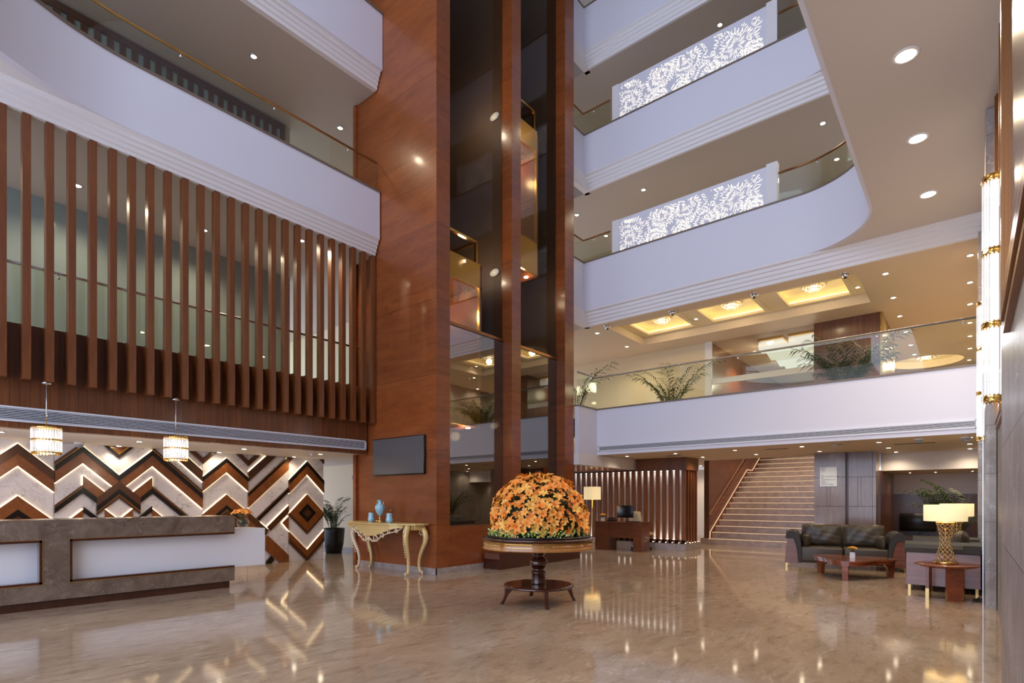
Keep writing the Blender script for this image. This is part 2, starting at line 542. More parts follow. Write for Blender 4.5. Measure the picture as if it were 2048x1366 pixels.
# right side galleries
PX0 = -7.95
for i, (zb, zt, nm) in enumerate([(6.05, 7.70, 'third'), (9.68, 11.10, 'fourth'), (12.96, 14.50, 'fifth')]):
    zc = zb + .40
    PR = [(PX0, 12.7), (-5.2, 12.7), (-3.2, 12.7), (-2.75, 12.7)] + arc(-2.75, 11.3, 1.4, 90, 0, 24)[1:] + [(-1.35, -3)]
    wl = ['lowest curved white parapet across the back of the atrium, with the sweeping right end',
          'middle white parapet across the back of the atrium', 'topmost white parapet across the back of the atrium'][i]
    struct('wall_back_parapet', ribbon(PR, .12, zc, zt).box(PX0 - .12, PX0, 11.82, 12.82, zc, zt), parap, wl)
    PC = [(PX0, 11.82), (PX0 + .02, 12.68), (-2.75, 12.68)] + arc(-2.75, 11.3, 1.38, 90, 0, 14)[1:] + [(-1.37, -3)]
    struct('trim_5', ribbon(PC, .17, zt, zt + .035), stone_cap, 'brown stone cap on the %s-level back parapet' % nm, 'trim')
    pr_ = [(12.90, zb), (12.84, zb), (12.84, zb + .07), (12.81, zb + .085), (12.81, zb + .16), (12.78, zb + .175), (12.78, zb + .25), (12.75, zb + .265), (12.75, zb + .33), (12.70, zb + .36), (12.70, zb + .40), (12.90, zb + .40)]
    cr = MB().prism([(a, b) for a, b in pr_], PX0 + .02, .3, 'x')
    cr.box(PX0 - .12, PX0 + .02, 11.82, 13.0, zb, zb + .40)
    struct('trim_6', cr, white, 'stepped white moulding below the %s-level back parapet' % nm, 'trim')
    cor = [(-2.75, 12.78)] + arc(-2.75, 11.3, 1.46, 90, 0, 14)[1:] + [(-1.29, -3), (3, -3), (3, 12.78)]
    struct('ceiling_right_soffit', MB().prism(cor, zc - .02, zc + .25), soffit_m, ['wide beige soffit along the right side with three bright downlights', 'soffit of the right gallery one level up', 'soffit of the right gallery two levels up'][i], 'ceiling')
    if i:
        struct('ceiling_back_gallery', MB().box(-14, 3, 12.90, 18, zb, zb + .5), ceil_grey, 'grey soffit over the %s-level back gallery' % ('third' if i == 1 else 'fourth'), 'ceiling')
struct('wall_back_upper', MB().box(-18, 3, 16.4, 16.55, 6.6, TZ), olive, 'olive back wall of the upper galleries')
struct('wall_right_upper', MB().box(2.9, 3.05, -3, 18, 6.6, TZ), cream, 'wall beyond the right gallery')
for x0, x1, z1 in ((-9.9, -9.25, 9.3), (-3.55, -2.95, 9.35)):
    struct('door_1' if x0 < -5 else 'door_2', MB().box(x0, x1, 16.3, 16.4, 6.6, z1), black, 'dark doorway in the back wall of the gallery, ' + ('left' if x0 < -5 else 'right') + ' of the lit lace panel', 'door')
# mezzanine over the right lobby
STH = (-6.43, -3.06, 16.6, 27)
struct('ceiling_mezzanine_soffit', MB().plate(-7.62, .35, 12.82, 16.9, 2.58, 3.2, [STH]).plate(-12, -7.62, 14.85, 16.9, 2.58, 3.2, []).plate(-12, 3, 16.9, 27, 2.7, 3.2, [STH]), ceil_beige,
       'beige ceiling under the mezzanine over the seating and the stairs', 'ceiling')
struct('wall_mezzanine_parapet', ribbon([(-7.55, 11.82), (-7.55, 12.7), (.30, 12.7)], .12, 2.575, 3.75), parap, 'bright white mezzanine parapet above the seating area')
struct('trim_7', ribbon([(-7.53, 11.82), (-7.53, 12.68), (.30, 12.68)], .17, 3.75, 3.785), stone_cap, 'stone cap on the mezzanine parapet', 'trim')
struct('trim_8', MB().box(-7.72, -7.55, 11.82, 14.85, 2.29, 2.575), white, 'white beam dropping below the mezzanine beside the lift tower', 'trim')
struct('ceiling_lift_lobby', MB().box(-12, -7.72, 11.82, 14.85, 2.29, 2.4), w_tower, 'low wooden ceiling beside the lift tower', 'ceiling')
TR = (-7.57, -1.80, 13.33, 15.47)
CF = [(-7.31, -5.97, 14.03, 15.26), (-5.41, -4.08, 14.03, 15.26), (-3.51, -2.18, 14.03, 15.26)]
RC = (-1.15, 23.4, 1.0)
cm = MB().plate(-12, .4, 12.90, 26, 6.05, 6.28, [TR, (RC[0] - RC[2], RC[0] + RC[2], RC[1] - RC[2], RC[1] + RC[2])])
# square-to-round infill round the circular coffer
n = 48
circ = [(RC[0] + RC[2] * math.cos(2 * PI * k / n), RC[1] + RC[2] * math.sin(2 * PI * k / n)) for k in range(n)]
sq = []
for k in range(n):
    c, s_ = math.cos(2 * PI * k / n), math.sin(2 * PI * k / n)
    q = RC[2] / max(abs(c), abs(s_))
    sq.append((RC[0] + q * c, RC[1] + q * s_))
cm.add([(x, y, 6.05) for x, y in circ] + [(x, y, 6.05) for x, y in sq] + [(x, y, 6.28) for x, y in circ],
       [(k, (k + 1) % n, n + (k + 1) % n, n + k) for k in range(n)] + [((k + 1) % n, k, 2 * n + k, 2 * n + (k + 1) % n) for k in range(n)])
struct('ceiling_mezzanine', cm, ceil_beige, 'warm beige ceiling over the mezzanine floor', 'ceiling')
struct('ceiling_tray', MB().plate(TR[0], TR[1], TR[2], TR[3], 6.28, 6.33, CF), cove_w, 'recessed tray in the mezzanine ceiling holding three lit coffers', 'ceiling')
cs_ = MB()
for x0, x1, y0, y1 in CF:
    for e in (.09,):
        cs_.box(x0 - e - .02, x0 - e, y0 - e, y1 + e, 6.33, 6.48).box(x1 + e, x1 + e + .02, y0 - e, y1 + e, 6.33, 6.48).box(x0 - e, x1 + e, y0 - e - .02, y0 - e, 6.33, 6.48).box(x0 - e, x1 + e, y1 + e, y1 + e + .02, 6.33, 6.48)
struct('ceiling_coffer_sides', cs_, cove_w, 'side faces of the three lit coffers', 'ceiling')
struct('ceiling_coffers', MB().box(TR[0], TR[1], TR[2], TR[3], 6.48, 6.52), cove_w, 'warm tops of the three lit coffers', 'ceiling')
struct('ceiling_round_coffer', MB().cyl((RC[0], RC[1], 0), RC[2] + .1, 6.29, 6.33, 48), cove_w, 'round lit coffer top', 'ceiling')
struct('wall_mezzanine_back', MB().box(-12, -5.9, 16.4, 16.5, 3.2, 6.05), cream, 'cream back wall of the mezzanine with the palm in front')
struct('trim_9', MB().box(-6.05, -5.86, 16.34, 16.42, 3.2, 6.05).box(-5.86, -3.18, 16.42, 16.47, 4.80, 4.96), white, 'white frame of the glazed mezzanine room', 'trim')
struct('window_1', MB().box(-5.86, -3.18, 16.44, 16.45, 3.2, 6.05), glass_clear, 'large glass front of the room with the crystal ceiling lights', 'window')
struct('wall_room_left', MB().box(-6.0, -5.9, 16.5, 25.9, 3.2, 6.05), w_desk, 'wood panelled side wall inside the glazed mezzanine room')
struct('wall_room_back', MB().box(-6.0, .4, 25.9, 26.0, 3.2, 6.05), w_brown, 'dark far wall of the mezzanine')
# walls under the mezzanine
struct('wall_seating_beam', MB().box(-1.75, .35, 16.9, 17.05, 2.14, 2.7), white, 'white beam at the back of the seating area')
struct('ceiling_seating_low', MB().box(-1.75, .35, 17.05, 19.7, 2.14, 2.2), ceil_beige, 'lower ceiling at the back of the seating area', 'ceiling')
struct('wall_seating_back', MB().box(-1.9, .35, 19.7, 19.85, 0, 2.6), white, 'white wall at the far end of the seating area')
struct('wall_dado', MB().box(-1.72, .35, 19.6, 19.7, 0, 1.57), w_dark, 'dark wood dado behind the seating area')
struct('wall_seating_left', MB().box(-1.80, -1.72, 16.6, 19.6, 0, 2.14), w_panel, 'wood panelled side wall beyond the sign pillar')
struct('wall_stair_far', MB().box(-6.6, -3.0, 25.4, 25.5, 0, 6.0), cream, 'far wall at the top of the stairs')
struct('wall_stair_right', MB().box(-3.06, -2.95, 17.6, 25.4, 0, 3.2), w_tower, 'wall on the right of the stairs behind the pillar')
struct('wall_white_strip', MB().box(-11, -6.6, 21.8, 21.9, 0, 2.6), white, 'bright white wall seen between the slatted bay and the stairs')
struct('wall_lift_lobby_back', MB().box(-14, -7.9, 16.55, 16.6, 0, 2.7), cove_w, 'pale wall behind the slatted bay')
# right wall of piers
struct('wall_right', MB().box(.27, .55, -4, 26, 0, 6.42), pillar_m, 'recessed marble wall along the right edge')
pier = [(.16, .26, -1, 4.87), (.155, .26, 9.40, 10.2), (.11, .26, 12.6, 13.3)]
for i, (x0, x1, y0, y1) in enumerate(pier):
    z1 = 6.42 if i < 2 else 6.05
    struct('wall_right_pier', MB().box(x0, x1, y0, y1, 0, z1), pillar_m, ('nearest grey marble pier at the right edge of the photo', 'second marble pier on the right, beyond the glass edge', 'third, farthest marble pier on the right behind the sofa')[i])
struct('wall_right_mezz', MB().box(.40, .5, 12.9, 26, 3.2, 6.05), ceil_beige, 'wall on the right of the mezzanine')
# lift tower
struct('wall_tower_front', MB().box(-10.19, -7.70, 7.15, 7.5, 0, TZ), w_tower, 'red-brown veneered front of the lift tower')
struct('trim_10', MB().box(-10.26, -10.16, 7.10, 7.6, 0, TZ), w_tower, 'edge trim on the left side of the lift tower', 'trim')
struct('wall_tower_post', MB().box(-8.0, -7.70, 9.37, 9.68, 0, TZ), w_tower, 'middle veneered post between the two lift bays')
struct('wall_tower_end', MB().box(-8.0, -7.70, 11.43, 11.82, 0, TZ), w_tower, 'right end post of the lift tower')
struct('wall_tower_spandrel', MB().box(-7.98, -7.72, 7.5, 9.37, 0, .88).box(-7.98, -7.72, 9.68, 11.43, 0, .88), w_tower, 'veneered panels below the lift glass')
struct('wall_tower_shaft', MB().box(-10.15, -10.0, 7.5, 11.82, 0, TZ).box(-10.0, -7.99, 11.62, 11.8, 0, TZ).box(-10.0, -8.0, 9.44, 9.6, 0, TZ).box(-10.0, -7.99, 7.5, 7.52, 0, TZ), shaft_m, 'dark inner walls of the lift shaft')
struct('baseboard_tower', MB().box(-10.2, -7.685, 7.13, 7.15, 0, .12).box(-7.70, -7.685, 7.13, 8.44, 0, .12), skirt_m, 'pale marble skirting round the lift tower', 'baseboard')
for y0, y1, k in ((7.5, 9.37, 3), (9.68, 11.43, 4)):
    struct('window_%d' % (k - 1), MB().box(-7.985, -7.975, y0, y1, .88, TZ), glass_lift, 'tall tinted glass of the %s lift bay' % ('left' if k == 3 else 'right'), 'window')
    struct('trim_%d' % (8 + k), MB().box(-7.985, -7.93, y0, y1, 4.88, 4.94).box(-7.985, -7.93, y0, y1, .86, .90), bronze, 'copper rails across the %s lift glass' % ('left' if k == 3 else 'right'), 'trim')

for y0, y1, k in ((7.5, 9.37, 5), (9.68, 11.43, 6)):
    struct('window_%d' % k, MB().box(-7.965, -7.955, y0, y1, .90, 4.88), glass_low, 'lower glass guard of the %s lift bay' % ('left' if k == 5 else 'right'), 'window')

# ------------------------------------------------------------------ reception fascia, slats, grilles
struct('wall_reception_fascia', MB().box(-9.93, -9.79, -4, 7.12, 2.36, 3.75), w_clad, 'walnut boarded fascia above the reception counter')


def grille(name, label, axis, a0, a1, fixed, z0, z1, n, out):
    """linear air grille; axis 'y' runs along Y on plane x=fixed (faces +x), 'x' runs along X on plane y=fixed (faces -y)"""
    t = thing(name, label, 'air vent', (0, 0, 0))
    fr, bk, sl = MB(), MB(), MB()
    e = .025

    def bx(mb, u0, u1, d0, d1, za, zb):
        if axis == 'y': mb.box(fixed + d0, fixed + d1, u0, u1, za, zb)
        else: mb.box(u0, u1, fixed - d1, fixed - d0, za, zb)
    bx(fr, a0, a1, 0, .03, z0, z0 + e); bx(fr, a0, a1, 0, .03, z1 - e, z1)
    bx(fr, a0, a0 + e, 0, .03, z0, z1); bx(fr, a1 - e, a1, 0, .03, z0, z1)
    bx(bk, a0 + e, a1 - e, 0, .006, z0 + e, z1 - e)
    h = (z1 - z0 - 2 * e) / n
    for k in range(n):
        zc = z0 + e + h * (k + .5)
        bx(sl, a0 + e, a1 - e, .006, .022, zc - h * .19, zc + h * .19)
    fr.build('frame', vent_w, t); bk.build('backing', vent_d, t); sl.build('louvre', vent_w, t)
    return t


grille('air_grille', 'long white slatted air grille in the walnut fascia over the reception desk', 'y', -2, 7.08, -9.79, 2.44, 2.64, 7, 1)
grille('air_grille', 'long white slatted air grille in the white mezzanine parapet', 'x', -7.50, .1, 12.7, 2.66, 2.81, 5, 1)
# slat screen
t = thing('slat_screen', 'screen of tall vertical walnut slats hanging over the reception desk', 'slat screen', (-9.5, 4.3, 2.98))
slat0 = None
pitch = (7.13 - 1.407) / 24
for k in range(31):
    y1 = 7.13 - k * pitch - 4.3
    if slat0 is None:
        slat0 = MB().box(-.13, -.01, -.085, 0, 0, 3.465).box(-.285, -.13, -.075, -.01, .01, .76).build('slat', w_slat, t)
        s = slat0
    else:
        s = slat0.copy(); COL.objects.link(s); s.parent = t
    s.location = (0, y1, 0)
# left mezzanine glass wall, rail
struct('window_4', MB().box(-12.1, -11.97, -4, 6.6, 3.0, 6.45), gw, 'green-grey glossy glass wall behind the wooden slats', 'window')
struct('wall_left_niche', MB().box(-11.4, -10.4, 9.0, 9.28, 3.0, 5.35), w_brown, 'dark wood box at the far end behind the slats')


def balustrade(label, path, z0, z1, zr, seg=1.5, off=.0, brk=True, rail_r=.022, m_rail=None):
    t = thing('glass_balustrade', label, 'railing', (path[0][0], path[0][1], z0))
    o = Vector((path[0][0], path[0][1], z0))
    P = [Vector((a[0], a[1], 0)) for a in path]
    g = ribbon([(p[0] - o.x, p[1] - o.y) for p in path], .012, 0, z1 - z0)
    g.build('glass_panel', glass_rail, t)
    rl = MB()
    rl.tube([(p.x - o.x, p.y - o.y, zr - z0) for p in P], rail_r, 8)
    rl.build('handrail', m_rail or brass, t)
    # brackets
    tot = sum((P[i + 1] - P[i]).length for i in range(len(P) - 1))
    d = seg * .5
    while d < tot:
        a = d
        for i in range(len(P) - 1):
            L_ = (P[i + 1] - P[i]).length
            if a <= L_:
                q = P[i].lerp(P[i + 1], a / L_)
                b = MB().ball((q.x - o.x, q.y - o.y, zr - z0 - .07), .022, n=8, m=6).tube([(q.x - o.x, q.y - o.y, zr - z0 - .08), (q.x - o.x, q.y - o.y, zr - z0 - .01)], .008, 6)
                b.build('bracket', chrome, t)
                break
            a -= L_
        d += seg
    return t


balustrade('glass balustrade with brass rail on the mezzanine parapet, right', [(-7.62, 11.85), (-7.62, 12.77), (.28, 12.77)], 3.785, 4.6, 4.62, 1.3, m_rail=steel)
balustrade('glass balustrade with pale rail behind the wooden slats', [(-9.86, -2), (-9.86, 7.1)], 3.75, 4.55, 4.57, 1.6, m_rail=steel)
balustrade('glass balustrade on the left parapet above the slats', [(-3.5, -.2)] + arc(-6.43, 2.8, 3.0, 270, 180, 14) + [(-9.43, 7.1)], 7.735, 8.30, 8.33, 1.5)
for z, nm in ((7.735, 'lower'), (11.135, 'upper')):
    balustrade('glass balustrade left of the %s lace panel' % nm, [(-8.02, 11.9), (-8.02, 12.77), (-7.2, 12.77)], z, z + .6, z + .62, .8, m_rail=bronze)
    balustrade('glass balustrade curving off right of the %s lace panel' % nm, [(-3.15, 12.77), (-2.75, 12.77)] + arc(-2.75, 11.3, 1.47, 90, 0, 12)[1:] + [(-1.28, 4)], z, z + .6, z + .62, 1.5, m_rail=bronze)
# lattice window in the left gallery above
t = thing('lattice_screen', 'dark wooden lattice of narrow pale panes above the left parapet', 'screen', (-11.965, 0, 8.2))
fr = MB(); n = 44; p = (6.4 + 2.0) / n
for k in range(n + 1):
    fr.box(0.002, .06, -2 + k * p - .05, -2 + k * p + .05, .0, 1.62)
fr.box(0, .07, -2.05, 6.45, 1.50, 1.62).box(0, .07, -2.05, 6.45, 0, .12)
fr.build('lattice', w_dark, t)
MB().box(.0, .02, -2, 6.4, .1, 1.52).build('glass_backing', gw, t)

# ------------------------------------------------------------------ chevron feature wall
WX = -11.94


def clip(poly, hp):
    for a, b, c in hp:                       # keep a*y + b*z <= c
        out = []
        for i in range(len(poly)):
            p, q = poly[i], poly[(i + 1) % len(poly)]
            dp = a * p[0] + b * p[1] - c; dq = a * q[0] + b * q[1] - c
            if dp <= 0: out.append(p)
            if (dp < 0 < dq) or (dq < 0 < dp):
                k = dp / (dp - dq)
                out.append((p[0] + (q[0] - p[0]) * k, p[1] + (q[1] - p[1]) * k))
        poly = out
        if len(poly) < 3: return []
    return poly


class Panel:
    def __init__(s, label, ya, yb):
        s.t = thing('feature_wall_panel', label, 'wall panel', (WX, ya, 0))
        s.ya, s.yb = ya, yb
        MB().box(-.03, 0, 0, yb - ya - .008, 0, 2.368).build('marble_backing', w_marble, s.t)
        s.leds = MB()
        s.n = 0

    def poly(s, pts, m, th=.045, name='wood_band', hp=()):
        pts = clip(list(pts), [(0, 1, 2.366), (0, -1, -.002), (1, 0, s.yb - .01), (-1, 0, -s.ya - .001)] + list(hp))
        if len(pts) < 3: return
        ar = sum(pts[i][0] * pts[(i + 1) % len(pts)][1] - pts[(i + 1) % len(pts)][0] * pts[i][1] for i in range(len(pts)))
        if abs(ar) < 1e-5: return
        if ar < 0: pts = pts[::-1]
        MB().prism([(a - s.ya, b) for a, b in pts], 0, th, 'x').build(name, m, s.t)

    def band(s, y0, z0, sl, y1, y2, top, bot, m, th=.045, name='wood_band', hp=()):
        f = lambda y, o: z0 - o + sl * (y - y0)
        s.poly([(y1, f(y1, bot)), (y2, f(y2, bot)), (y2, f(y2, top)), (y1, f(y1, top))], m, th, name, hp)

    def led(s, a, b, hp=()):
        d = Vector((b[0] - a[0], b[1] - a[1])).normalized() * .0
        n_ = Vector((-(b[1] - a[1]), b[0] - a[0])).normalized() * .0045
        q = [(a[0] + n_.x, a[1] + n_.y), (b[0] + n_.x, b[1] + n_.y), (b[0] - n_.x, b[1] - n_.y), (a[0] - n_.x, a[1] - n_.y)]
        q = clip(q, [(0, 1, 2.366), (0, -1, -.002), (1, 0, s.yb - .01), (-1, 0, -s.ya)] + list(hp))
        if len(q) >= 3:
            s.leds.prism([(p[0] - s.ya, p[1]) for p in q], 0, .012, 'x')

    def ledband(s, y0, z0, sl, y1, y2, off, hp=()):
        f = lambda y: z0 - off + sl * (y - y0)
        s.led((y1, f(y1)), (y2, f(y2)), hp)

    def done(s):
        if s.leds.v: s.leds.build('led_strip', led_e, s.t, 'warm glowing strip along the wood edges')


# panel A
for ya, yb, ap, lab in ((.475, 1.42, .947, 'chevron wall panel partly outside the left edge of the photo'), (1.42, 2.365, 1.893, 'leftmost full chevron wall panel, behind the left crystal pendant')):
    P = Panel(lab, ya, yb)
    for sl, y1, y2 in ((.91, ya, ap), (-.91, ap, yb)):
        P.band(ap, 2.315, sl, y1, y2, 0, .164, w_brown)
        P.band(ap, 2.315, sl, y1, y2, .164, .361, w_mid, .04)
        P.band(ap, 2.315, sl, y1, y2, .846, 1.066, w_mid)
        P.band(ap, 2.315, sl, y1, y2, 1.066, 1.17, black, .05)
        P.band(ap, 2.315, sl, y1, y2, 1.17, 1.40, w_brown, .045)
        for o in (-.006, .367, .84): P.ledband(ap, 2.315, sl, y1, y2, o)
    P.done()
# panel B/C
P = Panel('wide chevron wall panel with two peaks and a small white diamond between them', 2.365, 4.717)
s_ = .915
UP, DN = s_, -s_
Z = 2.335
for y0, sl, y1, y2 in ((2.75, UP, 2.365, 2.75), (2.75, DN, 2.75, 3.284), (3.815, UP, 3.284, 3.815), (3.815, DN, 3.815, 4.717)):
    P.band(y0, Z, sl, y1, y2, 0, .10, black, .05)
    P.band(y0, Z, sl, y1, y2, .10, .295, w_mid, .042)
    P.ledband(y0, Z, sl, y1, y2, .301)
P.ledband(2.75, Z, DN, 2.75, 3.284, -.006); P.ledband(3.815, Z, UP, 3.284, 3.815, -.006)
# outer side arms
P.band(2.75, Z, UP, 2.365, 2.75, -.07, -.02, w_brown, .04); P.band(2.75, Z, UP, 2.365, 2.75, -.02, -.005, gold, .052, 'gold_line')
P.band(3.815, Z, DN, 3.815, 4.717, -.07, -.02, w_brown, .04); P.band(3.815, Z, DN, 3.815, 4.717, -.02, -.005, gold, .052, 'gold_line')
P.band(3.815, Z, DN, 3.815, 4.717, -.47, -.245, w_brown, .045); P.ledband(3.815, Z, DN, 3.815, 4.717, -.24)
P.ledband(3.815, Z, DN, 3.815, 4.717, -.48)
# left inner
P.band(2.75, Z, UP, 2.365, 2.75, .67, .70, w_brown, .04); P.band(2.75, Z, UP, 2.365, 2.75, .70, .712, gold, .052, 'gold_line')
P.band(2.75, Z, UP, 2.365, 2.75, .712, .806, black, .05)
P.band(3.815, Z, DN, 3.815, 4.717, .67, .70, w_brown, .04); P.band(3.815, Z, DN, 3.815, 4.717, .70, .712, gold, .052, 'gold_line')
P.band(3.815, Z, DN, 3.815, 4.717, .712, .806, black, .05)
# centre arms (upside-down V)
cz = 1.745
for sl, y1, y2 in ((UP, 2.95, 3.284), (DN, 3.284, 3.62)):
    P.band(3.284, cz, sl, y1, y2, 0, .145, w_brown, .052)
    P.band(3.284, cz, sl, y1, y2, .145, .245, black, .05)
    P.band(3.284, cz, sl, y1, y2, .245, .257, gold, .054, 'gold_line')
    P.band(3.284, cz, sl, y1, y2, .257, .31, w_brown, .046)
kL = [(UP, -1, UP * 3.284 - (cz - .02))]            # keep the part above the left arm's line
kR = [(DN, -1, DN * 3.284 - (cz - .02))]
P.band(2.75, Z, DN, 2.75, 3.284, .505, .705, w_mid, .043, hp=kL)
P.band(3.815, Z, UP, 3.284, 3.815, .505, .705, w_mid, .043, hp=kR)
kL2 = [(UP, -1, UP * 3.284 - (cz - .24))]; kR2 = [(DN, -1, DN * 3.284 - (cz - .24))]
P.band(2.75, Z, DN, 2.75, 3.284, .705, .81, black, .051, hp=kL2)
P.band(3.815, Z, UP, 3.284, 3.815, .705, .81, black, .051, hp=kR2)
P.ledband(2.75, Z, DN, 2.755, 3.284, .499, kL); P.ledband(3.815, Z, UP, 3.284, 3.81, .499, kR)
P.led((2.744, 1.83), (2.744, 1.62)); P.led((3.821, 1.83), (3.821, 1.62))
P.band(2.75, Z, DN, 2.76, 3.05, 1.045, 1.14, black, .05); P.band(2.75, Z, UP, 2.5, 2.75, 1.10, 1.3, w_mid, .045)
P.band(3.815, Z, UP, 3.52, 3.81, 1.045, 1.14, black, .05); P.band(3.815, Z, DN, 3.815, 4.1, 1.10, 1.3, w_mid, .045)
P.ledband(2.75, Z, UP, 2.4, 2.75, 1.09); P.ledband(3.815, Z, DN, 3.815, 4.2, 1.09)
P.band(3.284, 1.01, DN, 3.073, 3.284, -.03, .2, w_mid, .04); P.band(3.284, 1.01, UP, 3.284, 3.5, -.03, .2, w_mid, .04)
P.ledband(3.284, 1.02, DN, 3.073, 3.284, -.03); P.ledband(3.284, 1.02, UP, 3.284, 3.5, -.03)
# small top V
P.band(3.284, 2.16, DN, 3.0, 3.284, -.06, 0, black, .045); P.band(3.284, 2.16, UP, 3.284, 3.56, -.06, 0, black, .045)
P.band(3.284, 2.16, DN, 3.0, 3.284, -.085, -.06, gold, .05, 'gold_line'); P.band(3.284, 2.16, UP, 3.284, 3.56, -.085, -.06, gold, .05, 'gold_line')
P.poly([(3.284, 2.245), (3.42, 2.37), (3.15, 2.37)], w_mid, .04)
P.band(4.717, 2.125, DN, 4.4, 4.717, -.115, 0, w_brown)
P.done()
# panel D
P = Panel('chevron wall panel with a single peak, behind the round vase', 4.717, 5.625)
s_ = .87
for sl, y1, y2 in ((s_, 4.717, 5.17), (-s_, 5.17, 5.625)):
    z = 2.268
    P.band(5.17, z, sl, y1, y2, 0, .087, black, .05)
    P.band(5.17, z, sl, y1, y2, .087, .293, w_mid)
    P.band(5.17, z, sl, y1, y2, .752, .97, w_mid)
    P.band(5.17, z, sl, y1, y2, .97, 1.07, black, .05)
    P.band(5.17, z, sl, y1, y2, 1.07, 1.083, gold, .052, 'gold_line')
    P.band(5.17, z, sl, y1, y2, 1.10, 1.40, w_brown, .046)
    for o in (-.006, .299, .746): P.ledband(5.17, z, sl, y1, y2, o)
P.band(4.717, 2.125, .95, 4.717, 5.0, -.115, 0, w_brown)
P.band(5.625, 2.125, -.95, 5.3, 5.625, -.115, 0, w_brown)
P.done()
# panel E
P = Panel('chevron wall panel of long diagonal bands beside the reception counter end', 5.625, 6.545)
s_ = .935
kE = [(-.90, -1, -.90 * 5.66 - 1.137)]              # above the falling dark band
for top, bot, m in ((2.0, 1.793, w_brown), (1.56, 1.545, gold), (1.545, 1.48, black), (1.48, 1.235, w_mid), (.845, .815, w_brown), (.80, .735, black), (.43, .27, w_brown)):
    P.band(5.625, 0, s_, 5.625, 6.545, -top, -bot, m, .05 if m in (black, gold) else .045, 'gold_line' if m is gold else 'wood_band', hp=kE)
P.band(5.625, 2.12, .95, 5.625, 5.95, -.115, 0, w_brown)
for o in (2.006, 1.229, .44): P.ledband(5.625, 0, s_, 5.625, 6.545, -o, kE)
P.poly([(5.641, 1.128), (6.063, .748), (6.012, .63), (5.641, 1.0)], w_brown)
P.poly([(6.063, .607), (6.54, .148), (6.54, -.008), (6.347, -.012), (6.001, .299), (6.012, .62)], w_mid)
P.poly([(6.38, .889), (6.53, 1.03), (6.53, .72)], w_mid)
P.led((6.372, .889), (6.53, 1.045)); P.led((6.372, .889), (6.53, .715))
P.led((5.9, .915), (6.063, .76))
P.poly([(5.64, .99), (5.9, .76), (5.64, .5)], w_mid, .03)
P.poly([(6.125, .17), (6.02, .05), (6.02, -.1), (6.2, .08)], black)
P.band(5.625, 2.33, s_, 6.33, 6.545, -.02, .07, black, .05)
P.done()
# panel F
P = Panel('rightmost chevron wall panel with the square diamond in a diamond', 6.545, 7.44)
for sl, y1, y2 in ((1, 6.545, 6.987), (-1, 6.987, 7.44)):
    P.band(6.987, 2.301, sl, y1, y2, 0, .10, black, .05)
    P.band(6.987, 2.301, sl, y1, y2, .10, .305, w_mid)
    P.ledband(6.987, 2.301, sl, y1, y2, -.006); P.ledband(6.987, 2.301, sl, y1, y2, .311)
    P.ledband(6.987, 2.301, sl, y1, y2, .765)
    P.ledband(6.987, .241, -sl, y1, y2, -.006)
    P.band(6.987, .241, -sl, y1, y2, 0, .16, w_mid, .045)
    P.band(6.987, .241, -sl, y1, y2, .16, .26, w_brown, .05)
    P.band(6.987, .655, -sl, y1, y2, -.012, .0, gold, .054, 'gold_line')
    P.band(6.987, .655, -sl, y1, y2, 0, .045, w_brown, .04)


def dia(P, cy, cz, h, m, th, nm='wood_band', ho=0):
    P.poly([(cy, cz + h), (cy - h, cz), (cy, cz - h), (cy + h, cz)], m, th, nm)


dia(P, 6.987, 1.1, .432, w_mid, .045); dia(P, 6.99, 1.1, .218, black, .05); dia(P, 6.99, 1.1, .125, gold, .053, 'gold_line')
dia(P, 6.99, 1.1, .112, black, .055); dia(P, 6.99, 1.1, .088, gold, .057, 'gold_line'); dia(P, 6.99, 1.1, .076, w_brown, .059)
P.band(7.44, 2.25, -1, 7.15, 7.44, -.12, 0, w_brown); P.band(6.545, 2.25, 1, 6.545, 6.75, -.12, 0, w_brown)
P.done()

# ------------------------------------------------------------------ reception desk
t = thing('reception_desk', 'long reception desk of brown marble with white recessed panels', 'reception desk', (-9.12, 0, 0))
mb = MB()
y0, y1 = -1.2, 4.09
for a, b, c, d in ((y0, y1, .885, 1.145), (y0, y1, .11, .325), (1.688, 1.969, .325, .885)):
    mb.box(-.10, 0, a, b, c, d)
mb.box(-.75, -.10, y0, y1 - .001, 1.10, 1.144)
mb.build('marble_front', stone, t)
MB().box(-.68, -.05, y0, 4.03, 0, .11).build('plinth', w_dark, t)
mb = MB()
for ya, yb, op in ((y0, 1.688, False), (1.969, y1, True)):
    e = .028
    mb.box(-.12, -.006, ya, yb, .885 - e, .885).box(-.12, -.006, ya, yb, .325, .325 + e)
    mb.box(-.12, -.006, ya, ya + e, .325, .885)
    if not op: mb.box(-.12, -.006, yb - e, yb, .325, .885)
mb.build('wood_reveal', w_mahog, t)
mb = MB()
for ya, yb, op in ((y0, 1.688, False), (1.969, y1, True)):
    e = .01
    mb.box(-.02, .004, ya, yb, .885, .885 + e).box(-.02, .004, ya, yb, .325 - e, .325)
    if op: mb.box(-.02, .004, ya - e, ya, .325 - e, .885 + e)
    else: mb.box(-.02, .004, yb, yb + e, .325 - e, .885 + e)
mb.build('brass_edge', brass, t)
MB().box(-.22, -.17, y0, 1.70, .31, .9).box(-.75, -.17, 1.95, 4.67, .305, .925).build('white_panel', quartz, t, 'white quartz panels and end counter')
MB().box(-.70, -.30, 3.6, 4.0, .11, .31).build('end_support', w_dark, t)
MB().box(-.75, -.70, y0, 3.95, .1, 1.1).build('back_panel', w_desk, t)

# ------------------------------------------------------------------ ceiling lamps
ORD = ['first', 'second', 'third', 'fourth', 'fifth', 'sixth', 'seventh', 'eighth']


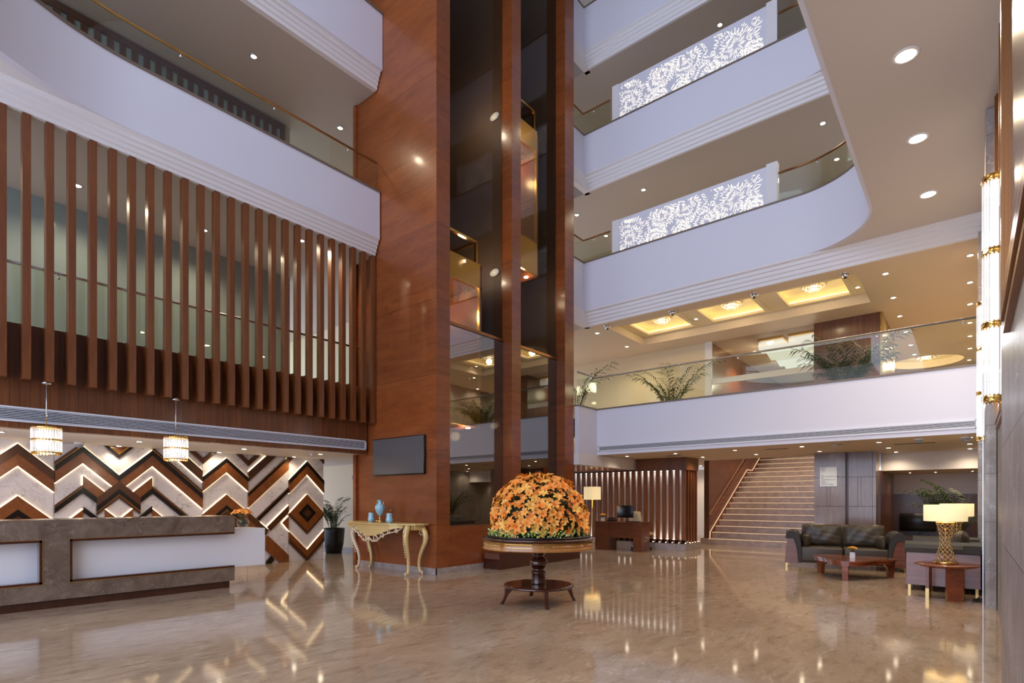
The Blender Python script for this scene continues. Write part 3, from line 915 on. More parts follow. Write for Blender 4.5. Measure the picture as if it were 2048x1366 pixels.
def lamp_data(name, energy, spot=None, size=.05, col=(1, .80, .55)):
    l = bpy.data.lights.new(name, 'SPOT' if spot else 'POINT')
    l.energy = energy * LAMP; l.color = col; l.shadow_soft_size = size
    if spot:
        l.spot_size = R(spot); l.spot_blend = .7
    return l


def add_light(data, parent, loc, rot=(0, 0, 0)):
    o = bpy.data.objects.new('bulb', data)
    COL.objects.link(o); o.parent = parent; o.location = loc; o.rotation_euler = rot
    return o


def downlight_proto(label, r, data, group):
    t = thing('downlight', label, 'ceiling light', (0, 0, 0), 0, group)
    MB().lathe([(r * 1.35, 0), (r * 1.35, -.008), (r, -.012), (r, 0)], n=20, cap=False).build('trim_ring', chrome if r < .08 else white, t)
    MB().lathe([(r, -.004), (r * .9, -.010), (0.01, -.012)], n=20).build('lens', lamp_e, t)
    add_light(data, t, (0, 0, -.05))
    return t


def downlights(z, where, pts, r, data, group):
    """pts: list of rows; each row a list of (x, y)"""
    proto = None
    for (rowname, end, row) in pts:
        for i, (x, y) in enumerate(row):
            if len(row) == 1: lab = 'downlight %s, %s' % (where, rowname)
            else: lab = 'downlight %s, %s%s from the %s' % (where, rowname + ', ' if rowname else '', ORD[i], end)
            if proto is None:
                proto = downlight_proto(lab, r, data, group); proto.location = (x, y, z)
            else:
                dup(proto, (x, y, z), label=lab)


d_low = lamp_data('low_downlight', 15, 150)
d_wall = lamp_data('wall_downlight', 8, 150)
d_mid = lamp_data('mezzanine_downlight', 55, 150)
d_hi = lamp_data('gallery_downlight', 40, 150)
d_big = lamp_data('soffit_downlight', 130, 150, .1)
downlights(2.37, 'over the reception', [('front row', 'left', [(-10.6, -.2), (-10.6, 1.5), (-10.6, 3.21), (-10.6, 4.93), (-10.55, 6.50)]),  # first two lamps are out of view, added for their light
           ], .045, d_low, 'downlights over the reception')
downlights(2.37, 'over the reception', [('row by the chevron wall', 'left', [(-11.75, -.2), (-11.75, 1.5), (-11.75, 3.24), (-11.75, 4.96), (-11.70, 6.55)])], .045, d_wall, 'downlights by the chevron wall')  # first two here are likewise unseen and added for light
downlights(2.58, 'under the mezzanine', [('front row', 'left', [(-7.1, 13.5), (-5.75, 13.5), (-4.28, 13.5), (-2.85, 13.5), (-1.43, 13.5), (0, 13.5)]),
           ('second row', 'left', [(-5.65, 15.1), (-4.26, 15.1), (-2.8, 15.1), (-1.42, 15.1), (0, 15.1)]), ('back row', 'left', [(-1.4, 16.5), (0, 16.5)])], .045, d_low, 'downlights under the mezzanine')
downlights(2.14, 'in the low ceiling behind the seating', [('', 'left', [(-1.25, 18.4), (-.7, 18.4), (.05, 18.4)])], .04, d_low, 'downlights behind the seating')
downlights(6.05, 'in the mezzanine ceiling', [('left row', 'front', [(-8.02, 13.5), (-8.03, 15.26)]),
           ('row past the brass wall', 'front', [(-1.34, 13.71), (-1.36, 15.45), (-1.37, 17.1), (-1.37, 18.8), (-1.37, 20.5), (-1.37, 21.9)]),
           ('row by the right wall', 'front', [(0, 13.7), (0, 15.4), (0, 17.1), (0, 18.9), (0, 20.45), (0, 22.1), (-.02, 23.9)])], .05, d_mid, 'downlights of the mezzanine ceiling')
downlights(6.28, 'in the mezzanine ceiling tray', [('between the left and middle coffers', 'left', [(-5.70, 14.75)]), ('right of the right coffer', 'left', [(-1.99, 14.9)])], .045, d_low, 'downlights in the ceiling tray')
downlights(9.68, 'above the lower lace panel', [('front row', 'left', [(-8.82, 13.7), (-6.73, 13.72), (-2.5, 13.8)]), ('back row', 'left', [(-8.81, 15.37), (-2.5, 15.47)])], .05, d_hi, 'downlights of the lower back gallery')
downlights(12.96, 'in the highest back gallery soffit', [('front row', 'left', [(-4.7, 13.69)]), ('low at the left end', 'left', [(-8.77, 15.29)])], .05, d_hi, 'downlights of the upper back gallery')
downlights(9.865, 'in the left gallery soffit above the parapet', [('', 'left', [(-10.56, 5.09), (-11.07, 7.32)])], .05, d_hi, 'downlights of the left gallery')
downlights(6.45, 'in the soffit behind the wooden slats', [('', 'left', [(-11.07, .6), (-11.07, 2.49), (-10.05, 5.78), (-11.07, 4.4)])], .05, lamp_data('slat_downlight', 60, 150), 'downlights behind the slats')
downlights(6.43, 'in the wide beige soffit on the right', [('', 'top', [(-.56, 5.84), (-.56, 7.70), (-.56, 9.57), (-.53, 11.43)])], .10, d_big, 'large downlights of the right soffit')  # first lamp is an unseen extra, added for its light

# adjustable chrome spots
ps = None
for i, (x, y) in enumerate([(-7.485, 13.13), (-5.67, 13.14), (-3.76, 13.2), (-1.98, 13.2)]):
    lab = 'small chrome eyeball spotlight beside the ceiling tray, %s from the left' % ORD[i]
    if ps is None:
        ps = thing('spotlight', lab, 'ceiling light', (x, y, 6.05), 0, 'chrome eyeball spotlights')
        MB().lathe([(.095, 0), (.095, -.012), (.07, -.014), (.07, 0)], n=20, cap=False).build('ring', chrome, ps)
        MB().ball((0, 0, -.03), .062).build('eyeball', chrome, ps)
        MB().lathe([(.035, -.085), (.03, -.095), (.005, -.09)], n=14).build('lens', vent_d, ps)
    else: dup(ps, (x, y, 6.05), label=lab)
# domes and speakers
for i, (x, y, z, r, nm, lab, m) in enumerate([(-11.55, 2.62, 2.37, .07, 'security_camera', 'white dome camera on the ceiling over the reception, near the left pendant', white),
                                           (-10.55, 6.3, 2.37, .05, 'smoke_detector', 'small smoke detector on the ceiling at the right end of the reception', white),
                                           (-.75, 13.1, 2.58, .07, 'security_camera', 'pale dome camera on the ceiling over the sofa', white),
                                           (-.06, 13.25, 2.58, .075, 'security_camera', 'dome camera on the seating ceiling right beside the marble pier', white)]):
    c = thing(nm, lab, 'camera' if 'cam' in nm else 'smoke detector', (x, y, z))
    MB().lathe([(r * 1.05, 0), (r * 1.05, -r * .5), (r * .9, -r * .6)], n=20).build('housing', m, c)
    MB().lathe([(r * .85, -r * .6), (r * .75, -r * 1.0), (r * .4, -r * 1.3), (.004, -r * 1.38)], n=20).build('dome', plain('smoked_dome', lin(150, 160, 180), .1) if 'cam' in nm else m, c)
tag(MB().lathe([(.13, 0), (.13, -.008), (.10, -.004), (.07, -.012), (.01, -.012)], (-2.19, 13.54, 2.58), 24).build('ceiling_speaker', steel), 'round grey ceiling speaker under the mezzanine', 'speaker')
for x, y, z, w_, lab in ((-3.46, 13.85, 2.58, .5, 'thin dark air slot in the ceiling before the stairs'), (-6.1, 14.2, 2.58, .4, 'thin dark air slot in the ceiling over the concierge desk'), (-.9, 14.3, 2.58, .7, 'thin dark air slot in the ceiling over the sofas')):
    tag(MB().box(x - w_ / 2, x + w_ / 2, y - .04, y + .04, z - .006, z).build('air_slot', vent_d), lab, 'air vent')


# coffers with cove strips and crystal ceiling lights
def crystal_flush(label, loc, r, group, energy):
    t = thing('crystal_ceiling_light', label, 'chandelier', loc, 0, group)
    MB().lathe([(r, 0), (r, -.015), (r * .95, -.02)], n=24).build('gold_plate', gold, t)
    for k, (rr, z0, z1) in enumerate(((r * .95, -.02, -.08), (r * .72, -.06, -.13), (r * .42, -.10, -.17))):
        mb = MB()
        m_ = max(10, int(30 * rr / r))
        for q in range(m_):
            a = 2 * PI * q / m_
            mb.lathe([(.004, z0), (.016, (z0 * .6 + z1 * .4)), (.012, z1 + .01), (.003, z1)], (rr * math.cos(a), rr * math.sin(a), 0), 5, smooth=False)
        mb.build('crystal_ring', crystal, t)
        MB().lathe([(rr + .008, z0), (rr + .008, z0 - .012), (rr - .008, z0 - .012), (rr - .008, z0)], n=24, cap=False).build('gold_ring', gold, t)
    MB().ball((0, 0, -.07), r * .45, r * .45, .04, 12, 6).build('bulb_cluster', crys_e, t)
    add_light(lamp_data('crystal_lamp', energy, None, .1, (1, .80, .48)), t, (0, 0, -.22))
    return t


for i, (x0, x1, y0, y1) in enumerate(CF):
    nm = ('left', 'middle', 'right')[i]
    mb = MB()
    e = .05
    mb.box(x0 - e, x1 + e, y0 - e, y0 - e + .02, 6.335, 6.355).box(x0 - e, x1 + e, y1 + e - .02, y1 + e, 6.335, 6.355)
    mb.box(x0 - e, x0 - e + .02, y0 - e, y1 + e, 6.335, 6.355).box(x1 + e - .02, x1 + e, y0 - e, y1 + e, 6.335, 6.355)
    tag(mb.build('cove_light', cove_e), 'warm cove light strip hidden round the %s coffer' % nm, 'light strip')
    mb = MB()
    for k, (a, z) in enumerate(((.0, 6.28), (.05, 6.262))):
        b = a + .05
        mb.plate(x0 - b, x1 + b, y0 - b, y1 + b, z - .0, 6.285 if k == 0 else 6.28, [(x0 - a * 0, x1 + a * 0, y0, y1)])
    struct('trim_20', mb, cove_w, 'stepped moulding round the %s lit coffer' % nm, 'trim')
    crystal_flush('round crystal ceiling light in the %s lit coffer' % nm, ((x0 + x1) / 2, (y0 + y1) / 2, 6.48), .24, 'crystal lights of the coffers', 8)
crystal_flush('round crystal ceiling light in the circular coffer at the far right', (RC[0], RC[1], 6.29), .34, None, 30)
tag(MB().lathe([(RC[2] + .04, 6.285), (RC[2] + .07, 6.285), (RC[2] + .07, 6.30)], (RC[0], RC[1], 0), 48, cap=False).build('cove_light', cove_e), 'curved cove light strip of the circular coffer', 'light strip')
# crystal mats in the glazed room
for i, x in enumerate((-4.42, -3.62)):
    t = thing('crystal_chandelier', 'long rectangular crystal chandelier in the glazed room, %s of two' % ('left' if i == 0 else 'right'), 'chandelier', (x, 17.0, 6.05), 0, 'long crystal chandeliers')
    MB().box(-.34, .34, 0, 4.2, -.06, 0).build('frame', gold, t)
    mb = MB()
    for a in range(15):
        for b in range(72):
            zz = -.30 - .05 * math.sin(b * .35)
            mb.lathe([(.003, -.06), (.016, zz * .6), (.014, zz * .9), (.002, zz)], (-.31 + a * .0443, .04 + b * .058, 0), 4, smooth=False)
    mb.build('crystal_strands', emis('chandelier_glow', (1, .93, .80, 1), .62) if i == 0 else bpy.data.materials['chandelier_glow'], t, kind='stuff')
    for b in (.8, 3.2): add_light(lamp_data('chandelier_lamp', 22, None, .2, (1, .88, .66)), t, (0, b, -.5))
tag(MB().box(-5.85, -5.83, 16.6, 16.63, 3.2, 3.3).build('floor_uplight', brass), 'small brass fitting low on the wood wall of the glazed room', 'light')


def rods(mb, r, n, z0, z1, rw=.012, a0=0, a1=2 * PI):
    for k in range(n):
        a = a0 + (a1 - a0) * k / n
        mb.lathe([(rw * .6, z0), (rw, z0 + .012), (rw, z1 - .012), (rw * .6, z1)], (r * math.cos(a), r * math.sin(a), 0), 5, smooth=False)
    return mb


def gold_ring(r, z0, z1, parent, nb=28):
    mb = MB().lathe([(r + .012, z0), (r + .012, z1), (r - .012, z1), (r - .012, z0), (r + .012, z0)], n=32, cap=False)
    for k in range(nb):
        a = 2 * PI * k / nb
        mb.box(-.006, .006, -.006, .006, z0 - .012, z1 + .012)
        M = Matrix.Translation((r * math.cos(a), r * math.sin(a), 0))
        seg = mb.v[-8:]
        mb.v[-8:] = [tuple(M @ Vector(p)) for p in seg]
    mb.build('gold_band', gold, parent)


for i, (y, lab) in enumerate(((1.79 + .03, 'crystal drum pendant hanging over the left part of the reception desk'), (3.40, 'crystal drum pendant hanging over the middle of the reception desk'))):
    t = thing('crystal_pendant', lab, 'pendant lamp', (-9.60, y, 2.98), 0, 'crystal pendants over the reception desk')
    MB().lathe([(.06, 0), (.06, -.02), (.03, -.035)], n=20).build('canopy', chrome, t)
    MB().cyl((0, 0, 0), .007, -.60, -.03, 8).build('rod', chrome, t)
    for z0, z1 in ((-.77, -.60), (-.94, -.775)):
        rods(MB(), .155, 30, z0, z1, .013).build('crystal_tier', crystal, t)
    gold_ring(.155, -.615, -.60, t); gold_ring(.155, -.78, -.768, t); gold_ring(.155, -.955, -.94, t)
    MB().lathe([(.155, -.60), (.01, -.595)], n=24).build('top_plate', gold, t)
    MB().lathe([(.05, -.90), (.07, -.80), (.07, -.72), (.05, -.64)], n=14).build('light_core', crys_e, t)
    add_light(lamp_data('pendant_lamp', 10, None, .1, (1, .9, .75)), t, (0, 0, -1.02))
sc_e = emis('sconce_core', (.92, .94, 1, 1), 1.1)
for i, (x, y, lab) in enumerate(((.175, 6.95, 'tall crystal column wall light on the right, nearest one'), (.165, 11.27, 'tall crystal column wall light on the right, farther one'))):
    t = thing('crystal_wall_light', lab, 'wall lamp', (x, y, 2.33), 0, 'crystal wall lights')
    H_ = 2.12
    for k in range(3):
        rods(MB(), .08, 18, .05 + k * .69, .05 + k * .69 + .66, .011).build('crystal_tier', crystal, t)
    for k in range(4):
        gold_ring(.08, .0 + k * .69, .05 + k * .69, t, 16)
    MB().lathe([(.04, .04), (.045, .1), (.045, H_ - .06), (.04, H_ - .02)], n=14).build('light_core', sc_e, t)
    MB().box(.05, .095, -.03, .03, .3, H_ - .3).build('mounting_plate', bronze, t)
    add_light(lamp_data('sconce_lamp', 10, None, .1, (.95, .95, 1)), t, (-.22, 0, .6))
    add_light(lamp_data('sconce_lamp', 10, None, .1, (.95, .95, 1)), t, (-.22, 0, 1.6))
# bronze framed panels on the right wall
for (x, ya, yb, z0, z1, lab) in ((.16, 1.6, 3.88, 2.27, 6.38, 'tall ribbed bronze frame on the nearest marble pier'), (.27, 7.6, 9.1, 2.27, 6.38, 'tall ribbed bronze frame on the recessed wall beside the crystal light')):
    t = thing('bronze_frame', lab, 'wall frame', (x, ya, z0))
    for k in range(5):
        a = k * .05
        mb = MB()
        d = .015 + .012 * (4 - k if k > 1 else k + 1)
        L_, H_ = yb - ya, z1 - z0
        mb.box(-d, 0, L_ - a - .046, L_ - a, a, H_ - a).box(-d, 0, a, a + .046, a, H_ - a)
        mb.box(-d, 0, a + .046, L_ - a - .046, a, a + .046)
        mb.build('moulding', bronze, t)
    MB().box(-.006, 0, .25, yb - ya - .25, .25, z1 - z0 - .25).build('inner_panel', w_brown, t)
t = thing('glass_fin', 'upright glass edge standing by the right wall', 'glass panel', (.09, 6.35, 0))
MB().box(0, .17, 0, .012, .01, 2.5).build('glass_pane', glass_clear, t)
MB().box(-.006, .0, -.002, .014, 0, 2.5).build('edge_strip', chrome, t)


# ------------------------------------------------------------------ backlit lace panels
def lace_panel(label, z0, z1):
    x0, x1 = -7.15, -3.18
    t = thing('lace_panel', label, 'decorative panel', (x0, 12.80, z0), 0, 'backlit lace panels')
    W_, H_ = x1 - x0, z1 - z0
    MB().box(0, .17, -.02, .14, 0, H_).build('end_post', white, t)
    MB().box(W_ - .22, W_, -.02, .14, 0, H_ + .04).build('end_post', white, t)
    MB().box(.17, W_ - .22, 0, .12, 0, H_ + .0).build('panel', parap, t)
    rnd = random.Random(3)
    mb = MB()
    xa, xb, za, zb = .21, W_ - .27, .03, H_ - .07

    def leaf(cx, cz, a, L_, w_):
        pts = [(0, 0), (L_ * .35, w_ * .6), (L_ * .7, w_), (L_, w_ * .35), (L_, -w_ * .35), (L_ * .7, -w_), (L_ * .35, -w_ * .6)]
        q = [(cx + math.cos(a) * u - math.sin(a) * v, cz + math.sin(a) * u + math.cos(a) * v) for u, v in pts]
        if all(xa < p[0] < xb and za < p[1] < zb for p in q):
            mb.prism(q, -.004, .0, 'y')
    cs = [(.48, .26, .5), (1.35, .58, .42), (1.22, .02, .34), (2.0, .66, .45), (2.45, .08, .40), (3.1, .38, .55), (.45, .86, .22), (1.85, .06, .25), (3.5, .05, .3), (2.7, .9, .2)]
    hs = H_ / .85
    for cx, cz, rr in cs:
        nr = 28
        for k in range(nr):
            a = 2 * PI * k / nr + rnd.uniform(-.05, .05)
            d = rr * rnd.uniform(.08, .2)
            while d < rr * rnd.uniform(.75, 1.1):
                L_ = rr * rnd.uniform(.12, .30)
                leaf(cx + math.cos(a) * d, cz * hs + math.sin(a) * d, a + rnd.uniform(-.1, .1), L_, .005 + d * .010)
                if d > rr * .3:
                    for s_ in (-1, 1):
                        leaf(cx + math.cos(a + s_ * .06) * (d + .01), cz * hs + math.sin(a + s_ * .06) * (d + .01), a + s_ * .75, L_ * .7, .007)
                d += L_ * rnd.uniform(1.25, 1.7)
    mb.build('lit_cutouts', jali_e, t, 'glowing cut-out flower pattern', 'stuff')
    return t


lace_panel('lower of the two glowing lace panels standing on the back parapets', 7.735, 8.60)
lace_panel('upper of the two glowing lace panels standing on the back parapets', 11.135, 12.08)

# ------------------------------------------------------------------ lift cars
for i, (y0, y1, dz, lab) in enumerate(((7.56, 8.72, 0, 'glass lift car with gold mirror panels in the left shaft bay'), (9.75, 10.74, 3.85, 'glass lift car with gold mirror panels, higher up in the right bay'))):
    t = thing('lift_car', lab, 'lift', (-8.60, y0, 2.95 + dz), 0, 'panoramic lift cars')
    L_ = y1 - y0
    MB().box(-.55, .50, 0, L_ + .12, .70, .78).box(-.55, .50, 0, L_ + .12, 2.95, 3.0).build('floor_and_roof', w_desk, t)
    MB().box(-.56, -.50, 0, L_ + .12, .78, 2.95).build('back_wall', mirror_g, t)
    MB().box(.50, .56, 0, L_, 2.95, 3.45).build('top_panel', mirror_g, t, 'gold mirror panel above the car glass')
    MB().box(.50, .56, 0, L_, .0, .76).build('bottom_panel', mirror_g, t, 'gold mirror skirt below the car glass')
    MB().box(-.5, .5, L_, L_ + .12, 0, 3.45).build('side_panel', w_tower, t)
    MB().box(.52, .53, 0, L_, .76, 2.95).build('car_glass', glass_car, t)
    mb = MB().box(.50, .565, L_ - .03, L_, .76, 2.95).box(.50, .565, 0, L_, 2.93, 2.96).box(.50, .565, 0, L_, .75, .78)
    mb.build('glass_frame', brass, t)
    mb = MB().box(.48, .54, 0, L_ - .05, 3.88, 3.93).box(.48, .54, L_ - .1, L_ - .05, 3.45, 3.9).box(-.5, .5, L_ - .1, L_ - .05, 3.88, 3.93)
    mb.build('roof_rail', gold, t)
    MB().cyl((.2, .4, 0), .04, 2.93, 2.945, 12).cyl((-.2, .7, 0), .04, 2.93, 2.945, 12).cyl((.3, .3, 0), .05, -.02, 0, 12).cyl((.3, L_ - .1, 0), .05, -.02, 0, 12).build('ceiling_lamps', lamp_e, t)
    add_light(lamp_data('car_lamp', 60, None, .1, (1, .85, .6)), t, (0, .5, 2.6))
    add_light(lamp_data('car_lamp', 6, None, .1, (1, .85, .6)), t, (.2, .8, -.2))
for i, z in enumerate((10.0, 6.5, 3.07)):
    t = thing('bulkhead_light', 'oval white bulkhead light in the lift shaft, %s' % ('top', 'middle', 'bottom')[i] + 'most of three' if i != 1 else 'oval white bulkhead light in the lift shaft, between the other two', 'wall lamp', (-8.24, 9.44, z), 0, 'bulkhead lights in the shaft')
    MB().ball((0, 0, 0), .12, .05, .075, 16, 8).build('lens', plain('frosted_lens', lin(226, 220, 206), .4, emit=(1, .95, .85, 1), es=.15), t)
    MB().lathe([(.135, 0), (.135, .03), (.11, .035)], n=24).xf(Matrix.Rotation(PI / 2, 4, 'X') @ Matrix.Scale(.62, 4, (0, 1, 0))).build('rim', vent_w, t)
    add_light(lamp_data('shaft_fill', 14, None, .08, (1, .9, .75)), t, (-.3, -.75, 0))  # fill light for the shaft, placed away from the fitting
mb = MB()
for y in (7.9, 8.6, 9.1, 10.1, 10.9, 11.3):
    mb.box(-9.95, -9.88, y, y + .06, 0, TZ - .3)
tag(mb.build('guide_rails', shaft_g), 'dark vertical steel guide rails inside the lift shaft', 'rail')
mb = MB()
for y in (8.0, 8.35, 10.2, 10.6):
    mb.cyl((-8.9, y, 0), .008, .3, 2.9 if y < 9 else 6.7, 6)
tag(mb.build('lift_cables', steel), 'thin hanging lift cables below the cars', 'cable')
t = thing('shaft_ledge', 'low dark wood ledge with mirrored front strip in front of the lift glass', 'ledge', (-7.68, 8.45, 0))
MB().box(0, .43, 0, 2.95, 0, .20).build('base', w_mahog, t)
MB().box(0, .43, .0, 2.95, .20, .33).build('top', w_mahog, t)
MB().box(.01, .42, -.012, 0, .205, .325).build('mirror_strip', plain('mirror', lin(210, 214, 220), .03, 1), t)


# ------------------------------------------------------------------ flowers and plants
def lily_mesh(R_=.065, seg=4, open_=.9):
    mb = MB()
    for k in range(6):
        a = 2 * PI * k / 6 + (.1 if k % 2 else 0)
        w0 = .017 if k % 2 else .023
        vs = []
        for i in range(seg + 1):
            u = i / seg
            rad = R_ * (u ** .9) * open_
            h = .038 * math.sin(u * 2.0) - .012 * u * u
            wd = w0 * math.sin(PI * min(1, .12 + u * .86)) ** .8 + .0015
            for s_ in (-1, 0, 1):
                x = rad; y = s_ * wd; z = h + (.006 if s_ else 0)
                vs.append((x * math.cos(a) - y * math.sin(a), x * math.sin(a) + y * math.cos(a), z))
        fs = []
        for i in range(seg):
            for j in range(2):
                fs.append((i * 3 + j, i * 3 + j + 1, (i + 1) * 3 + j + 1, (i + 1) * 3 + j))
        mb.add(vs, fs, True)
    for k in range(4):
        a = 2 * PI * k / 4 + .4
        mb.tube([(0, 0, .0), (.012 * math.cos(a), .012 * math.sin(a), .03), (.02 * math.cos(a), .02 * math.sin(a), .045)], .0012, 3)
    return mb


def frame(pos, nrm, spin, s=1.0):
    q = Vector(nrm).normalized().to_track_quat('Z', 'Y').to_matrix().to_4x4()
    return Matrix.Translation(pos) @ q @ Matrix.Rotation(spin, 4, 'Z') @ Matrix.Scale(s, 4)


TC = Vector((-4.52, 6.07, 0))
t = thing('flower_arrangement', 'big dome of orange lilies on the round table', 'flower arrangement', (TC.x, TC.y, .9055))
MB().lathe([(.70, 0), (.70, .02), (.5, .03)], n=40).build('tray', black, t)
MB().lathe([(.60, .02), (.585, .18), (.55, .34), (.47, .50), (.35, .63), (.20, .71), (.01, .74)], n=36).build('foliage_core', foliage2, t)
lm = [lily_mesh(.088), lily_mesh(.080, open_=.72), lily_mesh(.080, open_=1.0)]
protos = []
rnd = random.Random(11)
N = 260
pts = []
for k in range(N * 2):
    z = 1 - 2 * (k + .5) / (N * 2)
    if z < -.12: break
    a = k * 2.399963
    r = math.sqrt(max(0, 1 - z * z))
    nx, ny, nz = r * math.cos(a), r * math.sin(a), z
    n_ = Vector((nx / .63, ny / .63, nz / .66)).normalized()
    n_ = (n_ + Vector((rnd.uniform(-.6, .6), rnd.uniform(-.6, .6), rnd.uniform(-.2, .7)))).normalized()
    k_ = rnd.uniform(.94, 1.07)
    p_ = Vector((nx * .615 * k_, ny * .615 * k_, .15 + nz * .655 * k_))
    pts.append((p_, n_, rnd.uniform(0, 6.28), rnd.uniform(.85, 1.12)))
camdir = Vector((0, 0, 1.4)) - Vector((TC.x, TC.y, 1.1)); camdir.normalize()
pts.sort(key=lambda q: -((q[0] - Vector((0, 0, .15))).dot(camdir)))
rest = MB()
for i, (p_, n_, sp, s_) in enumerate(pts):
    if i < 96:
        if i < 4:
            o = lm[i % 3].build('lily', lily_m if i < 3 else lily_l, t); protos.append(o)
        else:
            o = protos[(i * 7 + i // 5) % 4].copy(); COL.objects.link(o); o.parent = t
        o.matrix_local = frame(p_, n_, sp, s_)
    else:
        m_ = MB(); src_ = lm[i % 3]
        m_.v = list(src_.v); m_.f = list(src_.f); m_.sm = list(src_.sm)
        m_.xf(frame(p_, n_, sp, s_)); rest.merge(m_)
rest.build('lily', lily_m, t, kind='stuff')
bud = MB()
for k in range(70):
    a = rnd.uniform(0, 6.28); z = rnd.uniform(-.05, .98); r = math.sqrt(1 - z * z)
    n_ = Vector((r * math.cos(a), r * math.sin(a), z + .3)).normalized()
    m_ = MB().lathe([(.003, -.06), (.009, -.02), (.012, .01), (.008, .035), (.002, .048)], n=6)
    m_.xf(frame(Vector((r * math.cos(a) * .65, r * math.sin(a) * .65, .15 + z * .69)), n_, 0)); bud.merge(m_)
bud.build('bud', lily_y, t, kind='stuff')
for mname, mt, cnt, sd in (('green_filler', green_f, 620, 4), ('pale_filler', green_w, 260, 9), ('leaf', foliage, 260, 5)):
    rnd = random.Random(sd)
    mb = MB()
    for k in range(cnt):
        a = rnd.uniform(0, 6.28); r = rnd.uniform(.53, .685); z = .02 + rnd.uniform(0, .14) * (1.15 - (r - .53) * 4)
        if mname == 'leaf':
            L_ = rnd.uniform(.03, .06); b = rnd.uniform(0, 6.28)
            zz = z + rnd.uniform(-.01, .35) if rnd.random() < .5 else z
            rr = r if zz == z else .60
            c_ = Vector((rr * math.cos(a), rr * math.sin(a), zz))
            mb.add([c_, c_ + Vector((math.cos(b) * L_ * .5, math.sin(b) * L_ * .5, .012)), c_ + Vector((math.cos(a) * L_, math.sin(a) * L_, .02)), c_ + Vector((-math.sin(b) * L_ * .5, math.cos(b) * L_ * .5, .01))], [(0, 1, 2, 3)])
        else:
            mb.ball((r * math.cos(a), r * math.sin(a), z), rnd.uniform(.009, .018), n=5, m=3)
    mb.build(mname, mt, t, kind='stuff')

# round table
t = thing('round_table', 'round mahogany pedestal table with inlaid rim under the flower dome', 'table', (TC.x, TC.y, 0))
MB().lathe([(.60, .865), (.755, .87), (.765, .885), (.76, .90), (.70, .904)], n=72).build('tabletop', w_mahog, t)
MB().lathe([(.715, .865), (.735, .862), (.745, .80), (.745, .79), (.765, .765), (.755, .752), (.70, .752)], n=72).build('apron', w_gold, t, 'golden wooden apron with inlay')
mb = MB()
for k in range(8):
    for (u0, u1, z0, z1) in ((.06, .94, .845, .849), (.06, .94, .803, .807)):
        seg = 10
        for q in range(seg):
            a0 = 2 * PI * (k + u0 + (u1 - u0) * q / seg) / 8; a1 = 2 * PI * (k + u0 + (u1 - u0) * (q + 1) / seg) / 8
            vs = [((rr) * math.cos(a), rr * math.sin(a), z) for a in (a0, a1) for rr in (.74, .748) for z in (z0, z1)]
            mb.add(vs, [(2, 3, 7, 6), (0, 1, 3, 2), (4, 6, 7, 5), (1, 5, 7, 3), (0, 2, 6, 4), (0, 4, 5, 1)])
    for u in (.06, .94, -.025, .025):
        a = 2 * PI * (k + u) / 8
        m_ = MB().box(.74, .748, -.002, .002, .803, .849).xf(Matrix.Rotation(a, 4, 'Z')); mb.merge(m_)
mb.build('inlay_lines', gold, t)
MB().lathe([(.093, .262), (.100, .27), (.096, .29), (.094, .40), (.100, .41), (.104, .425), (.098, .435), (.078, .45), (.076, .47), (.084, .478), (.105, .50), (.121, .53), (.122, .56), (.110, .60), (.086, .625), (.066, .64), (.070, .65), (.088, .67), (.13, .70), (.16, .76)], n=32).build('pedestal', w_mahog, t)
MB().lathe([(.45, .225), (.472, .228), (.475, .245), (.465, .262), (.44, .265)], n=48).build('base_disc', w_mahog, t)
ANG = [math.atan2(-.33, .38), math.atan2(.33, -.38), math.atan2(-.40, -.29), math.atan2(.41, .29)]
for k in range(4):
    a = ANG[k]
    mb = MB()
    prof = [(.25, .225), (.47, .225), (.475, .15), (.50, .07), (.535, .012), (.495, .012), (.465, .07), (.43, .14), (.38, .19), (.30, .205)]
    mb.prism(prof, -.025, .025, 'y').xf(Matrix.Rotation(a, 4, 'Z'))
    lg = mb.build('leg', w_mahog, t)
    MB().box(.493, .537, -.026, .026, 0, .014).xf(Matrix.Rotation(a, 4, 'Z')).build('brass_tip', chrome, lg)


def frond_mesh(L_, droop, nl=16, lw=.012, ll=.22, seedv=1, stiff=.0):
    """arching palm frond rooted at the origin, growing up then toward +x"""
    rnd = random.Random(seedv)
    mb = MB()
    pth = []
    n_ = 10
    for i in range(n_ + 1):
        u = i / n_
        ang = R(82) - droop * u ** 1.5
        if i == 0: pth.append(Vector((0, 0, 0)))
        else: pth.append(pth[-1] + Vector((math.cos(ang), 0, math.sin(ang))) * (L_ / n_))
    mb.tube([tuple(p) for p in pth], [.006 * (1 - .75 * i / n_) for i in range(n_ + 1)], 4)
    for i in range(nl):
        u = .32 + .68 * i / (nl - 1)
        f = u * n_; k = min(int(f), n_ - 1)
        p = pth[k].lerp(pth[k + 1], f - k)
        tg = (pth[k + 1] - pth[k]).normalized()
        for s_ in (-1, 1):
            le = ll * (.55 + .6 * math.sin(PI * (.15 + .8 * i / nl))) * rnd.uniform(.8, 1.1)
            d = (tg * .75 + Vector((0, s_, 0)) * .8 + Vector((0, 0, rnd.uniform(-.35, .1)))).normalized()
            sd = d.cross(Vector((0, 0, 1))).normalized() * lw
            m1 = p + d * le * .5; e = p + d * le + Vector((0, 0, -le * .30))
            mb.add([p, m1 + sd, e, m1 - sd], [(0, 1, 2, 3)])
    return mb


